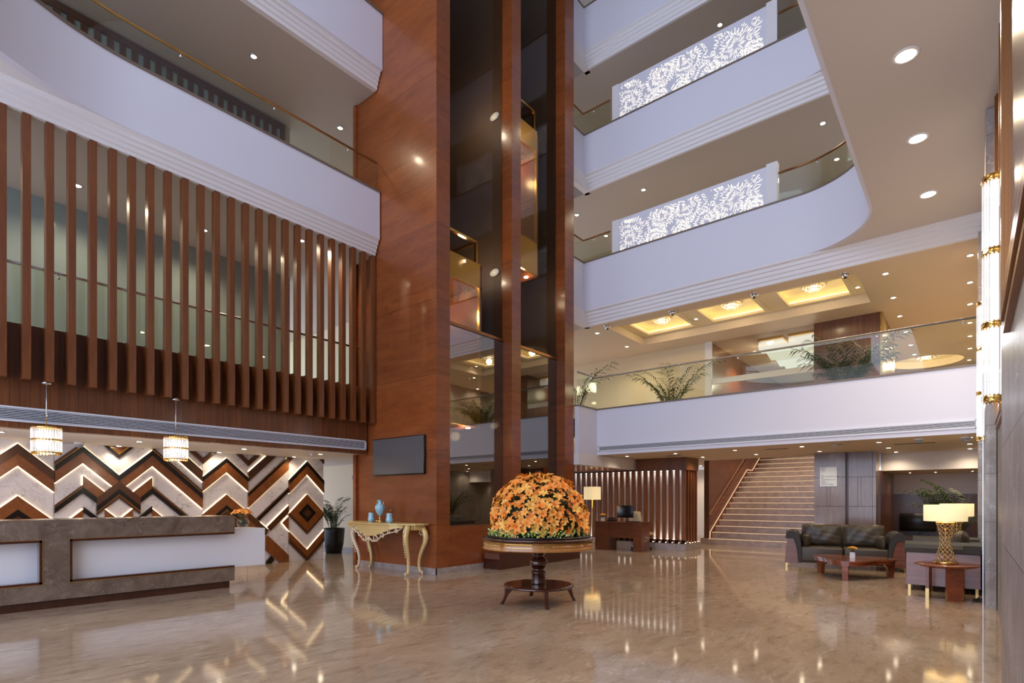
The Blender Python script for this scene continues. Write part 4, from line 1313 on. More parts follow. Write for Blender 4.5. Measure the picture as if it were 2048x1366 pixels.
def palm(label, loc, pot_r, pot_h, nf, L_, ll, sd, mat=None, group=None, low=.3, cat='plant', avoid=(0, 0)):
    t = thing('potted_palm', label, cat, loc, 0, group)
    rnd = random.Random(sd)
    MB().lathe([(pot_r * .72, 0), (pot_r * .9, pot_h * .4), (pot_r, pot_h * .9), (pot_r, pot_h), (pot_r * .9, pot_h), (pot_r * .88, pot_h * .93)], n=28).build('pot', pot_m, t)
    MB().lathe([(pot_r * .88, pot_h * .92), (.01, pot_h * .93)], n=20).build('soil', soil, t)
    pr_ = []
    for k in range(nf):
        if k < 4:
            o = frond_mesh(L_ * (1, .82, .9, .7)[k], (1.1, .8, 1.25, .5)[k], 17, .019, ll, k + sd).build('frond', mat or foliage, t); pr_.append(o)
        else:
            o = pr_[k % 4].copy(); COL.objects.link(o); o.parent = t
        a = k * 2.4 + rnd.uniform(-.3, .3); q = rnd.uniform(0, pot_r * .45)
        o.location = (q * math.cos(a), q * math.sin(a), pot_h * .93 - .02)
        s_ = rnd.uniform(low, 1.0) if k > 3 else 1
        dv = math.cos(a) * avoid[0] + math.sin(a) * avoid[1]
        if dv > .25: s_ *= 1 - .68 * dv
        o.scale = (s_, s_, s_)
        o.rotation_euler = (0, 0, a)
    mb = MB()
    for k in range(6):
        a = k * 1.1; q = pot_r * .25
        mb.tube([(q * math.cos(a), q * math.sin(a), pot_h * .9), (q * 1.3 * math.cos(a), q * 1.3 * math.sin(a), pot_h + L_ * .4)], .008, 5)
    mb.build('cane', stem_m, t)
    return t


palm('bushy palm in a tall black pot in the corridor beside the chevron wall', (-13.0, 8.40, 0), .28, .66, 34, 1.15, .24, 1, low=.55, avoid=(0, 1))
palm('palm seen behind the mezzanine glass in front of the cream wall', (-6.52, 15.0, 3.2), .26, .5, 26, 2.1, .36, 2, low=.55, avoid=(0, .6))
palm('dark bushy plant on the mezzanine in front of the wood box', (-2.23, 15.0, 3.2), .28, .5, 46, 1.9, .40, 3, mat=foliage, low=.6)
palm('palm peeking out beside the lift tower on the mezzanine', (-8.75, 13.5, 3.2), .26, .5, 16, 2.0, .32, 5)
palm('tall palm behind the sofas by the marble pier', (-.24, 15.2, 0), .24, .62, 34, 1.70, .36, 4, low=.6, avoid=(1, 0))


def vase_flowers(label, loc, kind, s=1.0, nf=9):
    t = thing('flower_vase', label, 'vase', loc)
    if kind == 'round':
        MB().lathe([(.035, 0), (.075, .02), (.098, .07), (.098, .10), (.075, .145), (.05, .165), (.052, .19), (.047, .19), (.045, .165), (.068, .14), (.09, .10), (.09, .07), (.065, .025), (.005, .02)], n=28, cap=False).build('glass_bowl', glass_clear, t)
        MB().lathe([(.004, .02), (.06, .025), (.085, .06), (.086, .075), (.004, .075)], n=20, cap=False).build('water', pane('water', (.85, .88, .80, 1), .8), t)
        h = .19; sp = .13; fs = 1.15
    else:
        MB().box(-.04, .04, -.04, .04, 0, .004).box(-.042, -.038, -.04, .04, 0, .10).box(.038, .042, -.04, .04, 0, .10).box(-.04, .04, -.042, -.038, 0, .10).box(-.04, .04, .038, .042, 0, .10).build('glass_cube', plain('frosted_cube', lin(226, 226, 224), .2), t)
        h = .10; sp = .06; fs = .75
    rnd = random.Random(nf)
    st, lv = MB(), MB()
    o0 = None
    for k in range(nf):
        a = k * 2.4; q = sp * math.sqrt(k / nf)
        x, y = q * math.cos(a), q * math.sin(a)
        z = h + (.10 - q * .35) * (1 if kind == 'round' else .7)
        st.tube([(x * .15, y * .15, .03), (x * .4, y * .4, h * .9), (x, y, z)], .0035, 4)
        if o0 is None: o0 = o = lily_mesh(.055 * fs).build('blossom', lily_m if kind == 'round' else lily_y, t)
        else:
            o = o0.copy(); COL.objects.link(o); o.parent = t
        o.matrix_local = frame(Vector((x, y, z)), Vector((x * 3, y * 3, .35)), rnd.uniform(0, 6), rnd.uniform(.9, 1.15))
    for k in range(18):
        a = rnd.uniform(0, 6.28); q = rnd.uniform(.3, 1) * sp
        c_ = Vector((q * math.cos(a), q * math.sin(a), h + rnd.uniform(-.02, .05)))
        d = Vector((math.cos(a), math.sin(a), .3)) * .045; e = Vector((-math.sin(a), math.cos(a), 0)) * .014
        lv.add([c_ - d * .4, c_ + e, c_ + d, c_ - e], [(0, 1, 2, 3)])
    st.build('stems', stem_m, t); lv.build('leaves', foliage, t)
    return t


vase_flowers('round glass vase of orange lilies on the white end of the reception counter', (-9.60, 4.44, .926), 'round', nf=16)
vase_flowers('small glass cube with yellow-orange flowers on the coffee table', (-1.66, 11.85, .343), 'cube', nf=7)
vase_flowers('tiny vase of yellow flowers at the left end of the concierge desk', (-8.10, 13.95, .802), 'cube', nf=6)

# ------------------------------------------------------------------ console table by the lift tower
t = thing('console_table', 'gilded baroque console table with curled legs against the lift tower', 'console table', (-8.95, 6.93, 0))
half = [(1.10, .17), (1.12, .02), (1.06, -.12), (.98, -.20), (.84, -.24), (.70, -.27), (.52, -.34), (.28, -.39), (0, -.41)]
out = half + [(-x, y) for x, y in half[-2::-1]]
out = out[::-1]
MB().prism([(x, y) for x, y in out], .938, .958).prism([(x * .985, y * .96) for x, y in out], .925, .938).build('tabletop', gilt, t)
mb = MB()
cx_ = [-1 + 2 * i / 40 for i in range(41)]


def front_y(x):
    P_ = sorted([(abs(a), b) for a, b in half])
    for i in range(len(P_) - 1):
        if P_[i][0] <= abs(x) <= P_[i + 1][0]:
            k = (abs(x) - P_[i][0]) / max(1e-6, P_[i + 1][0] - P_[i][0])
            return P_[i][1] + (P_[i + 1][1] - P_[i][1]) * k + .04
    return 0


vs, fs = [], []
for i, u in enumerate(cx_):
    x = u * .80
    zb = .87 - .16 * max(0, math.cos(u * PI / 2 * 1.15)) ** 1.6
    for yy in (front_y(x), front_y(x) + .025):
        vs += [(x, yy, zb), (x, yy, .93)]
for i in range(40):
    a = i * 4; b = a + 4
    fs += [(a, b, b + 1, a + 1), (a + 3, b + 3, b + 2, a + 2), (a, a + 2, b + 2, b)]
mb.add(vs, fs)
mb.box(.80, 1.0, -.16, -.13, .84, .93).box(-1.0, -.80, -.16, -.13, .84, .93).box(1.0, 1.03, -.12, .15, .84, .93).box(-1.03, -1.0, -.12, .15, .84, .93)
mb.build('apron', gilt, t)
orn = MB()


def volute(cx, cz, r, turns, d, start, y, rad, mb, fl=1):
    pth = []
    n_ = int(14 * turns)
    for i in range(n_ + 1):
        a = start + d * 2 * PI * turns * i / n_
        q = r * (1 - .8 * i / n_)
        pth.append((cx + fl * q * math.cos(a), y, cz + q * math.sin(a)))
    mb.tube(pth, [rad * (1 - .4 * i / n_) for i in range(n_ + 1)], 6)


for s_ in (-1, 1):
    for (cx, cz, r, d, st) in ((.17, .66, .075, 1, 0), (.36, .72, .06, -1, PI), (.52, .80, .05, 1, PI * .5), (.66, .83, .05, -1, 0)):
        volute(s_ * cx, cz, r, 1.1, d, st, front_y(cx) - .005, .014, orn, s_)
    orn.tube([(s_ * x, front_y(x) - .005, z) for x, z in ((.02, .66), (.10, .61), (.22, .62), (.32, .70), (.48, .77), (.62, .80), (.78, .86))], [.02, .02, .017, .015, .013, .012, .01], 6)
orn.ball((0, front_y(0) - .01, .655), .035, .02, .05)
orn.build('carved_scrolls', gilt_w, t)
for (fx, fy, dx, dy) in ((-.70, -.10, -.95, -.3), (.95, -.20, .12, -1), (-.60, .12, -.75, .1), (.90, .10, .95, .1)):
    mb = MB()
    d = Vector((dx, dy, 0)).normalized()
    prof = [(.93, .04), (.86, .10), (.78, .15), (.70, .17), (.60, .15), (.48, .085), (.36, .03), (.24, 0), (.12, .0), (.05, .03), (.022, .05)]
    if abs(dy) > .9: prof = [(z, o * .45) for z, o in prof]
    rad = [.05, .055, .055, .052, .046, .04, .034, .030, .027, .028, .022]
    mb.tube([(fx + d.x * o, fy + d.y * o, z) for z, o in prof], rad, 10)
    lg = mb.build('leg', gilt_w if fx < -.65 else gilt, t)
    sv = MB()
    for (c_o, c_z, r_, st) in ((.06, .80, .075, PI * .5), (.06, .035, .035, -PI / 2)):
        pth = []
        for i in range(19):
            a = st - 2 * PI * 1.35 * i / 18 * (1 if c_z > .3 else -1)
            q = r_ * (1 - .75 * i / 18)
            pth.append((fx + d.x * (c_o + q * math.cos(a)) , fy + d.y * (c_o + q * math.cos(a)) - .0, c_z + q * math.sin(a)))
        sv.tube(pth, .017 if c_z > .3 else .013, 6)
    for i in range(7):
        z = .62 - i * .045; o = (.17 - i * .02) * (.45 if abs(dy) > .9 else 1)
        sv.ball((fx + d.x * (o + .02), fy + d.y * (o + .02) - .03, z), .016, n=6, m=4)
    sv.build('scroll', gilt_w, lg)
# porcelain on the console
t = thing('urn', 'tall pale blue porcelain urn on a gold stem, on the gilded console', 'vase', (-9.0, 6.85, .9585))
MB().lathe([(.012, .115), (.03, .135), (.075, .20), (.098, .27), (.098, .31), (.075, .345), (.05, .36), (.042, .38), (.042, .42), (.055, .44), (.045, .44), (.035, .42)], n=28).build('body', blue_por, t)
MB().lathe([(.035, .0), (.03, .012), (.016, .04), (.02, .07), (.03, .085), (.015, .10), (.014, .12)], n=16).build('stem', brass, t)
for k in range(3):
    a = k * 2.094 - .5
    MB().tube([(0, 0, .02), (.06 * math.cos(a), .06 * math.sin(a), .035), (.105 * math.cos(a), .105 * math.sin(a), .008)], [.012, .010, .012], 6).build('foot', brass, t)
for s_ in (-1, 1):
    MB().tube([(s_ * .045, 0, .43), (s_ * .10, 0, .42), (s_ * .115, 0, .36), (s_ * .10, 0, .29)], .007, 6).build('handle', brass, t)
for i, (x, lab) in enumerate(((-9.28, 'left pale blue lidded jar beside the urn on the console'), (-8.62, 'right pale blue lidded jar beside the urn on the console'))):
    j = thing('lidded_jar', lab, 'jar', (x, 6.78 if i else 6.85, .958), 0, 'blue jars on the console')
    MB().lathe([(.045, 0), (.05, .012), (.07, .04), (.072, .065), (.058, .10), (.056, .16), (.06, .18), (.05, .188)], n=24).build('body', blue_por, j)
    MB().lathe([(.055, .188), (.03, .195), (.01, .20)], n=20).tube([(-.03, 0, .195), (-.01, 0, .215), (.03, 0, .225), (.045, 0, .245)], .006, 6).ball((.045, 0, .25), .012, n=8, m=6).build('bird_lid', brass, j)
# TV
t = thing('television', 'wall-mounted flat television on the lift tower', 'television', (-8.77, 7.15, 2.27))
MB().rbox(-.79, .79, -.06, -.005, -.375, .375, .006, 1).build('frame', black_pl, t)
MB().box(-.775, .775, -.062, -.058, -.355, .36).build('screen', screen_m, t)


# ------------------------------------------------------------------ seating
def cushion(w_, h_, th, seedv=0, pinch=.5, wr=.012, n=14):
    """pillow lying in the xz-plane, thickness along y, centred"""
    rnd = random.Random(seedv)
    ph = [rnd.uniform(0, 6) for _ in range(6)]
    mb = MB()
    for s_ in (-1, 1):
        vs = []
        for i in range(n + 1):
            for j in range(n + 1):
                u = -1 + 2 * i / n; v = -1 + 2 * j / n
                e = max(0, (1 - abs(u) ** 3.2) * (1 - abs(v) ** 3.2)) ** pinch
                wv = wr * (math.sin(5 * u + 3 * v + ph[0]) + .7 * math.sin(9 * u - 4 * v + ph[1]) + .5 * math.sin(14 * v + 4 * u + ph[2])) * e
                pu = 1 - .05 * (1 - abs(v)) * abs(u) ** 2
                vs.append((u * w_ / 2 * (1 - .04 * abs(v) ** 2), s_ * (th / 2 * e + wv * (1 if s_ < 0 else .3)), v * h_ / 2 * (1 - .05 * abs(u) ** 4) + wv * .4))
        fs = []
        for i in range(n):
            for j in range(n):
                q = (i * (n + 1) + j, (i + 1) * (n + 1) + j, (i + 1) * (n + 1) + j + 1, i * (n + 1) + j + 1)
                fs.append(q if s_ < 0 else q[::-1])
        mb.add(vs, fs, True)
    return mb


def sofa(label, loc, rz, W_, group):
    t = thing('sofa', label, 'sofa', loc, rz, group)
    D = .93
    wood_p = [(0.0, .09), (.25, .09), (.235, .34), (.20, .50), (.155, .60), (.055, .60), (.025, .45)]
    lea_p = [(.02, .595), (.015, .66), (.035, .715), (.09, .755), (.15, .76), (.215, .73), (.265, .66), (.295, .54), (.31, .36), (.315, .10), (.255, .10), (.245, .34), (.21, .50), (.16, .60)]
    for s_ in (0, 1):
        f = (lambda P_: [(W_ - a, b) for a, b in P_][::-1]) if s_ else (lambda P_: P_)
        MB().prism(f(wood_p), .02, D - .02, 'y').build('arm_panel', w_sofa, t)
        a = MB().prism(f(lea_p), .0, D, 'y').build('arm_pad', leather_d, t)
        MB().box((W_ - .24) if s_ else .0, W_ - .0 if s_ else .24, D - .22, D - .02, .60, .72).build('arm_block', leather_d, t)
    xa, xb = .30, W_ - .30
    MB().box(xa, xb, .05, D - .02, .10, .30).build('base', leather, t)
    mid = (xa + xb) / 2
    for a, b in ((xa, mid - .003), (mid + .003, xb)):
        MB().rbox(a + .004, b - .004, -.01, .66, .13, .43, .035, 4).build('seat_cushion', leather, t)
    MB().rbox(xa - .05, xb + .05, D - .16, D, .10, .66, .03, 3).build('back_rest', leather, t)
    MB().box(.2, W_ - .2, D, D + .02, .1, .60).build('back_panel', w_sofa, t)
    for k, (a, b) in enumerate(((xa, mid), (mid, xb))):
        c = cushion(b - a - .0, .47, .22, k + 3).xf(Matrix.Translation(((a + b) / 2, D - .27, .655)) @ Matrix.Rotation(-.16, 4, 'X'))
        c.build('back_cushion', leather, t)
    for k, x in enumerate((xa + .10, xb - .10)):
        c = cushion(.36, .27, .15, k + 9, .6, .008).xf(Matrix.Translation((x, .30, .55)) @ Matrix.Rotation(PI / 2 - .2 + .4 * k, 4, 'Z'))
        c.build('arm_pillow', leather, t)
    for x in (.03, W_ - .03):
        for y in (.06, D - .06):
            MB().box(x - .018, x + .018, y - .018, y + .018, 0, .09).build('foot', brass, t)
    return t


sofa('brown leather sofa with rosewood arms facing the camera behind the coffee table', (-3.0, 12.66, 0), R(11), 2.12, 'leather sofas')
sofa('brown leather sofa seen from its rosewood arm, behind the side table', (-.79, 12.50, 0), -PI / 2, 1.87, 'leather sofas')

# coffee table
t = thing('coffee_table', 'low three-lobed dark wood coffee table in front of the sofa', 'coffee table', (-1.67, 11.80, 0))


def tri(k, ph=R(-90)):
    return [((k * (.60 + .13 * math.cos(3 * (2 * PI * i / 72 - ph)))) * math.cos(2 * PI * i / 72), (k * (.60 + .13 * math.cos(3 * (2 * PI * i / 72 - ph)))) * math.sin(2 * PI * i / 72)) for i in range(72)]


MB().prism(tri(1.0), .312, .342).build('tabletop', w_table, t)
MB().prism(tri(.965), .262, .312).build('apron', w_table, t)
for a in (R(-90), R(30), R(150)):
    MB().prism([(.46, .262), (.70, .262), (.695, .16), (.68, 0), (.60, 0), (.595, .12), (.575, .19), (.53, .235)], -.045, .045, 'y').xf(Matrix.Rotation(a, 4, 'Z')).build('leg', w_table, t)


def side_table(label, loc, rz=0):
    t = thing('side_table', label, 'side table', loc, rz, 'side tables')
    MB().lathe([(.30, .455), (.355, .475), (.375, .49), (.37, .50), (.30, .502)], n=48).build('tabletop', w_table, t)
    for k, a in enumerate((R(-62), R(172), R(60))):
        m_ = MB().box(-.02, .02, -.10, .10, .10, .456).xf(Matrix.Rotation(a, 4, 'Z') @ Matrix.Translation((.20, 0, 0)))
        lg = m_.build('leg', w_table, t)
        MB().box(-.0195, .0195, -.099, .099, 0, .10).build('shoe', w_table, lg).matrix_local = Matrix.Rotation(a, 4, 'Z') @ Matrix.Translation((.20, 0, 0))
        for s_ in (-1, 1):
            MB().box(-.021, .021, s_ * .10 - .004, s_ * .10 + .004, 0, .14).xf(Matrix.Rotation(a, 4, 'Z') @ Matrix.Translation((.20, 0, 0))).build('brass_edge', brass, lg)
    return t


def table_lamp(label, loc):
    t = thing('table_lamp', label, 'table lamp', loc, 0, 'gold lattice table lamps')
    MB().lathe([(.148, 0), (.148, .028), (.13, .032), (.01, .034)], n=32).build('base', brass, t)
    prof = [(0, .125), (.08, .105), (.18, .075), (.30, .060), (.40, .068), (.48, .086), (.535, .10)]

    def rr(z):
        for i in range(len(prof) - 1):
            if prof[i][0] <= z <= prof[i + 1][0]:
                k = (z - prof[i][0]) / (prof[i + 1][0] - prof[i][0]); return prof[i][1] + k * (prof[i + 1][1] - prof[i][1])
        return .1
    mb = MB()
    for k in range(10):
        for s_ in (-1, 1):
            pth = []
            for i in range(17):
                z = .535 * i / 16
                a = 2 * PI * k / 10 + s_ * .32 * math.sin(i * PI / 2)
                pth.append((rr(z) * math.cos(a), rr(z) * math.sin(a), .03 + z))
            mb.tube(pth, .0042, 5)
    mb.build('lattice', brass, t)
    MB().lathe([(.105, .565), (.112, .575), (.105, .585), (.02, .59)], n=24).cyl((0, 0, 0), .01, .03, .66, 8).build('collar', brass, t)
    MB().lathe([(.25, .60), (.25, .83), (.246, .83), (.246, .60)], n=40, cap=False).build('lamp_shade', shade_m, t)
    MB().ball((0, 0, .70), .03, n=10, m=8).build('light_bulb', crys_e, t)
    add_light(lamp_data('table_bulb', 5, None, .05, (1, .75, .42)), t, (0, 0, .76))
    return t


side_table('small round-topped side table with brass shoes in the right foreground', (-.26, 9.98, 0))
side_table('small round-topped side table hidden behind the right sofa', (-.27, 13.1, 0), .6)
table_lamp('near gold lattice table lamp with a cream drum shade', (-.27, 9.98, .502))
table_lamp('far gold lattice table lamp, half hidden behind the near one', (-.19, 13.1, .502))
t = thing('television', 'black television low against the dark dado behind the sofas', 'television', (-1.15, 19.5, .52))
MB().rbox(-.42, .42, -.03, .03, 0, .50, .008, 1).build('frame', black_pl, t)
MB().box(-.25, .25, -.1, .1, -.12, -.10).box(-.05, .05, -.02, .02, -.11, .02).build('stand', black_pl, t)
tag(MB().box(-1.65, .2, 19.2, 19.59, 0, .40).build('low_cabinet', w_dark), 'low dark cabinet under the black television', 'cabinet')
pth = [(.10, 10.4, .006)] + [(.08 + .06 * math.sin(i * 1.3), 10.3 - i * .03, .006) for i in range(14)]
tag(MB().tube(pth, .006, 5).build('power_cord', black_pl), 'loose black cord on the floor beside the right sofa', 'cord')

# pillar with sign
t = thing('clad_pillar', 'walnut clad pillar carrying the white sign, reflections painted into its tone', 'pillar', (-3.06, 15.85, 0))
MB().box(0, .68, 0, 1.1, 0, 2.578).build('left_box', w_reflect, t)
MB().box(.68, .74, .12, 1.1, 0, 2.578).build('recess', w_brown, t)
MB().box(.74, 1.31, .10, .75, 0, 2.578).build('right_box', w_reflect, t)
mb = MB()
for z in (.62, 1.24, 1.96): mb.box(-.002, .682, -.002, .01, z, z + .008).box(.739, 1.312, .098, .11, z, z + .008)
for x in (.28, .355): mb.box(x, x + .005, -.002, .01, 1.24, 1.96).box(x, x + .005, -.002, .01, .3, .62)
for x in (.93, 1.0): mb.box(x, x + .005, .098, .11, 1.24, 1.96)
mb.box(1.235, 1.241, .098, .11, 0, 2.578)
mb.build('panel_joints', vent_d, t)
t = thing('sign', 'white information sign with small dark writing on the walnut pillar', 'sign', (-2.93, 15.845, 1.74))
MB().box(0, .38, -.02, 0, 0, .485).build('board', plain('sign_board', lin(226, 236, 248), .3), t)
ink = plain('sign_ink', lin(40, 52, 84), .5)


def text(body, x, z, size, parent, name='lettering'):
    cu = bpy.data.curves.new('txt', 'FONT')
    cu.body = body; cu.size = size; cu.extrude = .0008; cu.space_character = 1.05
    o = bpy.data.objects.new('txt', cu)
    COL.objects.link(o)
    dg = bpy.context.evaluated_depsgraph_get()
    me = bpy.data.meshes.new_from_object(o.evaluated_get(dg))
    bpy.data.objects.remove(o)
    me.materials.clear(); me.materials.append(ink)
    q = bpy.data.objects.new(name, me); COL.objects.link(q)
    q.parent = parent; q.location = (x, -.0215, z); q.rotation_euler = (PI / 2, 0, 0)


for (b_t, z, sz) in (('\u2192', .265, .05), ('AXIS, SAPPHIRE, ONYX', .235, .036), ('\u2191', .195, .04), ('PLATINUM | 3-4', .155, .042), ('SPICE', .115, .036), ('BUSINESS', .078, .03), ('POOL - FITNESS', .035, .036)):
    if ord(b_t[0]) > 1000:
        MB().prism([(.03, z + .012), (.06, z + .012), (.06, z + .004), (.078, z + .016), (.06, z + .028), (.06, z + .02), (.03, z + .02)], -.0215, -.0195, 'y').build('arrow', ink, t)
    else: text(b_t, .03, z, sz, t)
rnd = random.Random(2)
mb = MB()
for k in range(60):
    a = rnd.uniform(-PI / 2, .2); q = .02 + .105 * rnd.random()
    x, z = .02 + q * math.cos(a), .465 + q * math.sin(a)
    b = a + rnd.uniform(-.5, .5); L_ = .009
    mb.prism([(x - L_ * math.cos(b), z - L_ * math.sin(b)), (x + .003 * math.sin(b), z - .003 * math.cos(b)), (x + L_ * math.cos(b), z + L_ * math.sin(b)), (x - .003 * math.sin(b), z + .003 * math.cos(b))], -.0215, -.0195, 'y')
mb.build('printed_ornament', ink, t)

# ------------------------------------------------------------------ stairs
t = thing('staircase', 'wide marble staircase with glowing step edges going up beside the pillar', 'stairs', (-6.41, 17.6, 0))
WS = 3.34; rise, going = .187, .333
stp = marble('step_marble', lin(196, 176, 168), lin(164, 144, 136), lin(200, 188, 180), 5, .25, .4)
y = 0
for k in range(18):
    g = going if k != 12 else .95
    x0 = -.25 if k == 0 else 0
    yend = 4.0 + .6 + 2.6
    z1 = rise * (k + 1)
    MB().box(x0, WS, y, y + g + .02, z1 - rise if k else 0, z1).build('step', stp, t)
    MB().box(max(x0, 0), WS, y - .003, y, z1 - .014, z1 - .004).build('led_strip', led_step, t)
    y += g
st_end = y
prf = [(0.0, .0)]
tw = MB()
tw.prism([(.08, .0), (7.5, 0), (7.5, 5.5), (.08, 5.5)], -.14, 0, 'x')
tw.build('side_wall', w_tower, t, 'red-brown panelled wall along the left of the stairs')
MB().box(-.15, 0.002, .05, .08, .187, 2.7).build('wall_end', w_panel, t)
pth = [(.012, -.0 + .12, .30)]
zl = lambda yy: rise + (yy) / going * rise + .12
mb = MB()
mb.tube([(.012, .12, .19), (.012, .14, zl(.14) + .0), (.012, 3.95, zl(3.95)), (.012, 4.6, zl(3.95)), (.012, 6.6, zl(3.95) + 2.0 / going * rise)], .012, 4)
mb.build('glowing_stringer', led_step, t)
mb = MB()
mb.tube([(.07, -.08, .92), (.07, .08, .93), (.07, .30, 1.02), (.07, 3.95, 1.02 + 3.65 / going * rise), (.07, 4.8, 1.02 + 3.65 / going * rise + .1)], .026, 8)
mb.build('handrail', w_table, t)
MB().tube([(.045, .12, .91), (.045, .30, .985), (.045, 3.95, .985 + 3.65 / going * rise)], .011, 5).build('rail_light', led_step, t)

downlights(2.70, 'added unseen over the passage left of the stairs', [('', 'front', [(-7.9, 19.6), (-7.9, 20.9)])], .05, d_hi, 'added passage downlights')  # lamps put in to light the white wall beyond
sw = thing('downlight', 'added downlight high above the stairs, unseen, brightening the steps', 'ceiling light', (-5.2, 18.4, 6.05))
MB().lathe([(.08, 0), (.08, -.01), (.01, -.012)], n=20).build('lens', lamp_e, sw)
add_light(lamp_data('stair_fill', 260, 140, .1, (1, .78, .5)), sw, (0, 0, -.05))  # extra spot, added only to brighten the steps below
# ------------------------------------------------------------------ slatted bay with concierge desk
struct('floor_platform', MB().box(-10.4, -6.0, 14.78, 15.9, 0, .19), skirt_m, 'low marble plinth under the slatted bay', 'floor')
t = thing('slatted_bay', 'bay of vertical dark walnut slats behind the concierge desk', 'slat screen', (-6.05, 14.85, .19))
proto = None
for k in range(22):
    x = -.10 - k * .19
    if proto is None: proto = s = MB().box(0, .112, 0, .06, 0, 2.04).build('slat', w_slat, t)
    else: s = proto.copy(); COL.objects.link(s); s.parent = t
    s.location = (x, 0, 0)
for k in range(4):
    s = proto.copy(); COL.objects.link(s); s.parent = t; s.location = (-.10, .2 + k * .2, 0)
MB().box(-1.45, .05, -.06, .85, 2.04, 2.385).build('top_box', w_panel, t)
MB().box(-4.2, -1.45, -.02, .25, 2.04, 2.09).box(-4.2, .025, 0, .14, 0.0, .10).build('rails', w_dark, t)
MB().box(-4.2, -.2, .30, .34, 0, 2.35).build('back_panel', white, t, 'pale wall panel lit by added strips behind the slats')
MB().box(-4.15, -.25, .16, .24, 2.035, 2.045).build('added_glow_strip', emis('added_slat_wash', (1, .93, .84, 1), 5), t)  # added emitters that whiten the gaps between the slats
MB().box(-4.15, -.25, .16, .22, .105, .115).build('added_glow_strip', bpy.data.materials['added_slat_wash'], t)
up = None
for k in range(10):
    loc = (-6.05 + (.03 - k * .19 if k < 6 else .06), 14.85 + (-.04 if k < 6 else -.0 + (k - 5) * .2), .19)
    lab = 'uplight at the foot of the slats, %s %s the bay corner' % (ORD[k % 6], 'to the left of' if k < 6 else 'behind')
    if up is None:
        up = thing('uplight', lab, 'light', loc, 0, 'uplights along the slatted bay')
        MB().cyl((0, 0, 0), .02, 0, .025, 12).build('housing', brass, up)
        MB().cyl((0, 0, 0), .014, .025, .027, 12).build('lens', lamp_e, up)
        l_ = lamp_data('uplight_bulb', 1.0, 50, .01, (1, .74, .35))
        add_light(l_, up, (0, 0, .04), (PI - .15, 0, 0))
    else: dup(up, loc, label=lab)
t = thing('writing_desk', 'dark red-brown concierge desk in front of the slatted bay', 'desk', (-8.22, 13.72, 0), 0)
MB().box(-.03, 1.46, -.02, .50, .765, .80).build('desktop', w_desk, t)
MB().box(0, .42, .0, .48, 0, .765).build('left_pedestal', w_desk, t)
MB().box(1.18, 1.43, .0, .48, 0, .765).build('right_pedestal', w_desk, t)
MB().box(.42, 1.18, .03, .06, .36, .765).build('modesty_panel', w_desk, t)
t = thing('monitor', 'black computer monitor on the concierge desk', 'monitor', (-7.42, 14.0, .80), R(-8))
MB().rbox(-.27, .27, -.02, .02, .11, .45, .008, 1).build('screen', black_pl, t)
MB().box(-.10, .10, -.07, .07, 0, .012).box(-.02, .02, .0, .02, .0, .2).build('stand', steel, t)
t = thing('telephone', 'black desk telephone left of the monitor', 'telephone', (-7.82, 13.95, .80))
MB().prism([(-.10, 0), (.10, 0), (.10, .07), (-.10, .03)], -.11, .11, 'x').build('body', black_pl, t)
MB().tube([(-.13, .02, .06), (-.11, .02, .09), (-.06, .02, .09), (.06, .02, .10), (.10, .02, .08)], .018, 6).build('handset', black_pl, t)
t = thing('keyboard', 'flat black keyboard on the right of the concierge desk', 'keyboard', (-7.12, 13.88, .80))
MB().box(-.2, .2, -.07, .07, 0, .018).build('body', black_pl, t)
t = thing('office_chair', 'cream leather office chair behind the concierge desk', 'chair', (-7.20, 14.5, 0), R(160))
cushion(.50, .62, .10, 2, .3, .004).xf(Matrix.Translation((0, .20, .78)) @ Matrix.Rotation(-.12, 4, 'X')).build('backrest', cream_lea, t)
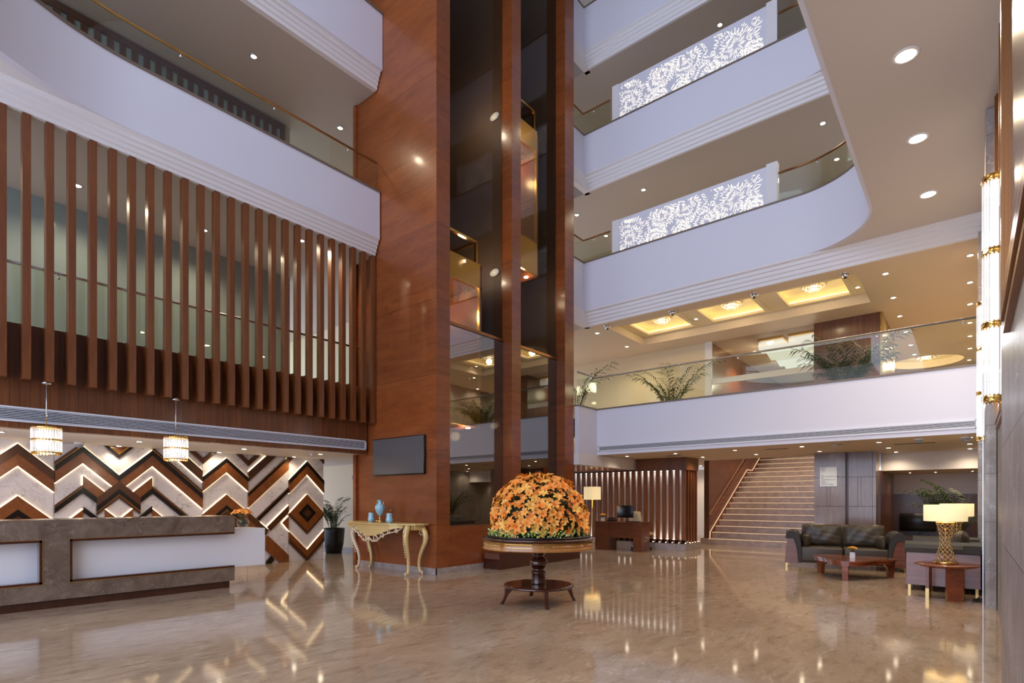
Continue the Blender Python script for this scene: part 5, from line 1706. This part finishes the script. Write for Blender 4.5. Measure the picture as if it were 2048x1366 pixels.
MB().rbox(-.25, .25, -.27, .19, .42, .50, .03, 3).build('seat', cream_lea, t)
MB().cyl((0, 0, 0), .03, .10, .42, 12).build('gas_column', chrome, t)
for k in range(5):
    a = 2 * PI * k / 5 + .3
    sp = MB().tube([(0, 0, .12), (.16 * math.cos(a), .16 * math.sin(a), .105), (.27 * math.cos(a), .27 * math.sin(a), .075)], [.024, .018, .014], 6).build('spoke', chrome, t)
    MB().cyl((0, 0, 0), .03, -.02, .02, 12).xf(Matrix.Translation((.28 * math.cos(a), .28 * math.sin(a), .03)) @ Matrix.Rotation(a, 4, 'Z') @ Matrix.Rotation(PI / 2, 4, 'X')).build('caster', black_pl, sp)
t = thing('floor_lamp', 'slim floor lamp with a large cream drum shade left of the concierge desk', 'floor lamp', (-8.45, 13.95, 0))
MB().lathe([(.15, 0), (.15, .02), (.02, .03)], n=24).build('base', brass, t)
MB().cyl((0, 0, 0), .012, .02, 1.55, 10).build('pole', brass, t)
MB().lathe([(.245, 1.41), (.245, 1.78), (.241, 1.78), (.241, 1.41)], n=32, cap=False).build('lamp_shade', shade_m, t)
add_light(lamp_data('floor_bulb', 8, None, .05, (1, .78, .45)), t, (0, 0, 1.6))
# mezzanine wood box and brass side
struct('wall_wood_box', MB().box(-3.18, -1.72, 16.40, 19.3, 3.2, 6.05), w_panel, 'walnut clad box on the mezzanine behind the dark plant')
t = thing('brass_doors', 'shiny brass panelled lift doors on the side of the mezzanine wood box', 'door', (-1.715, 16.42, 3.2))
MB().box(0, .05, 0, 2.85, 0, 2.845).build('brass_panels', plain('satin_brass', lin(190, 156, 90), .2, .9), t)
mb = MB()
for y in (.9, 1.4, 1.9, 2.4): mb.box(.05, .053, y, y + .012, 0, 2.84)
mb.build('panel_joints', vent_d, t)
MB().box(.05, .09, 1.1, 1.14, .9, 1.5).build('handle', black, t)
t = thing('wall_plaque', 'small dark plaque on the corridor wall above the palm', 'sign', (-12.87, 8.99, 2.01))
MB().box(-.14, .14, -.02, 0, -.05, .05).build('plate', w_brown, t)
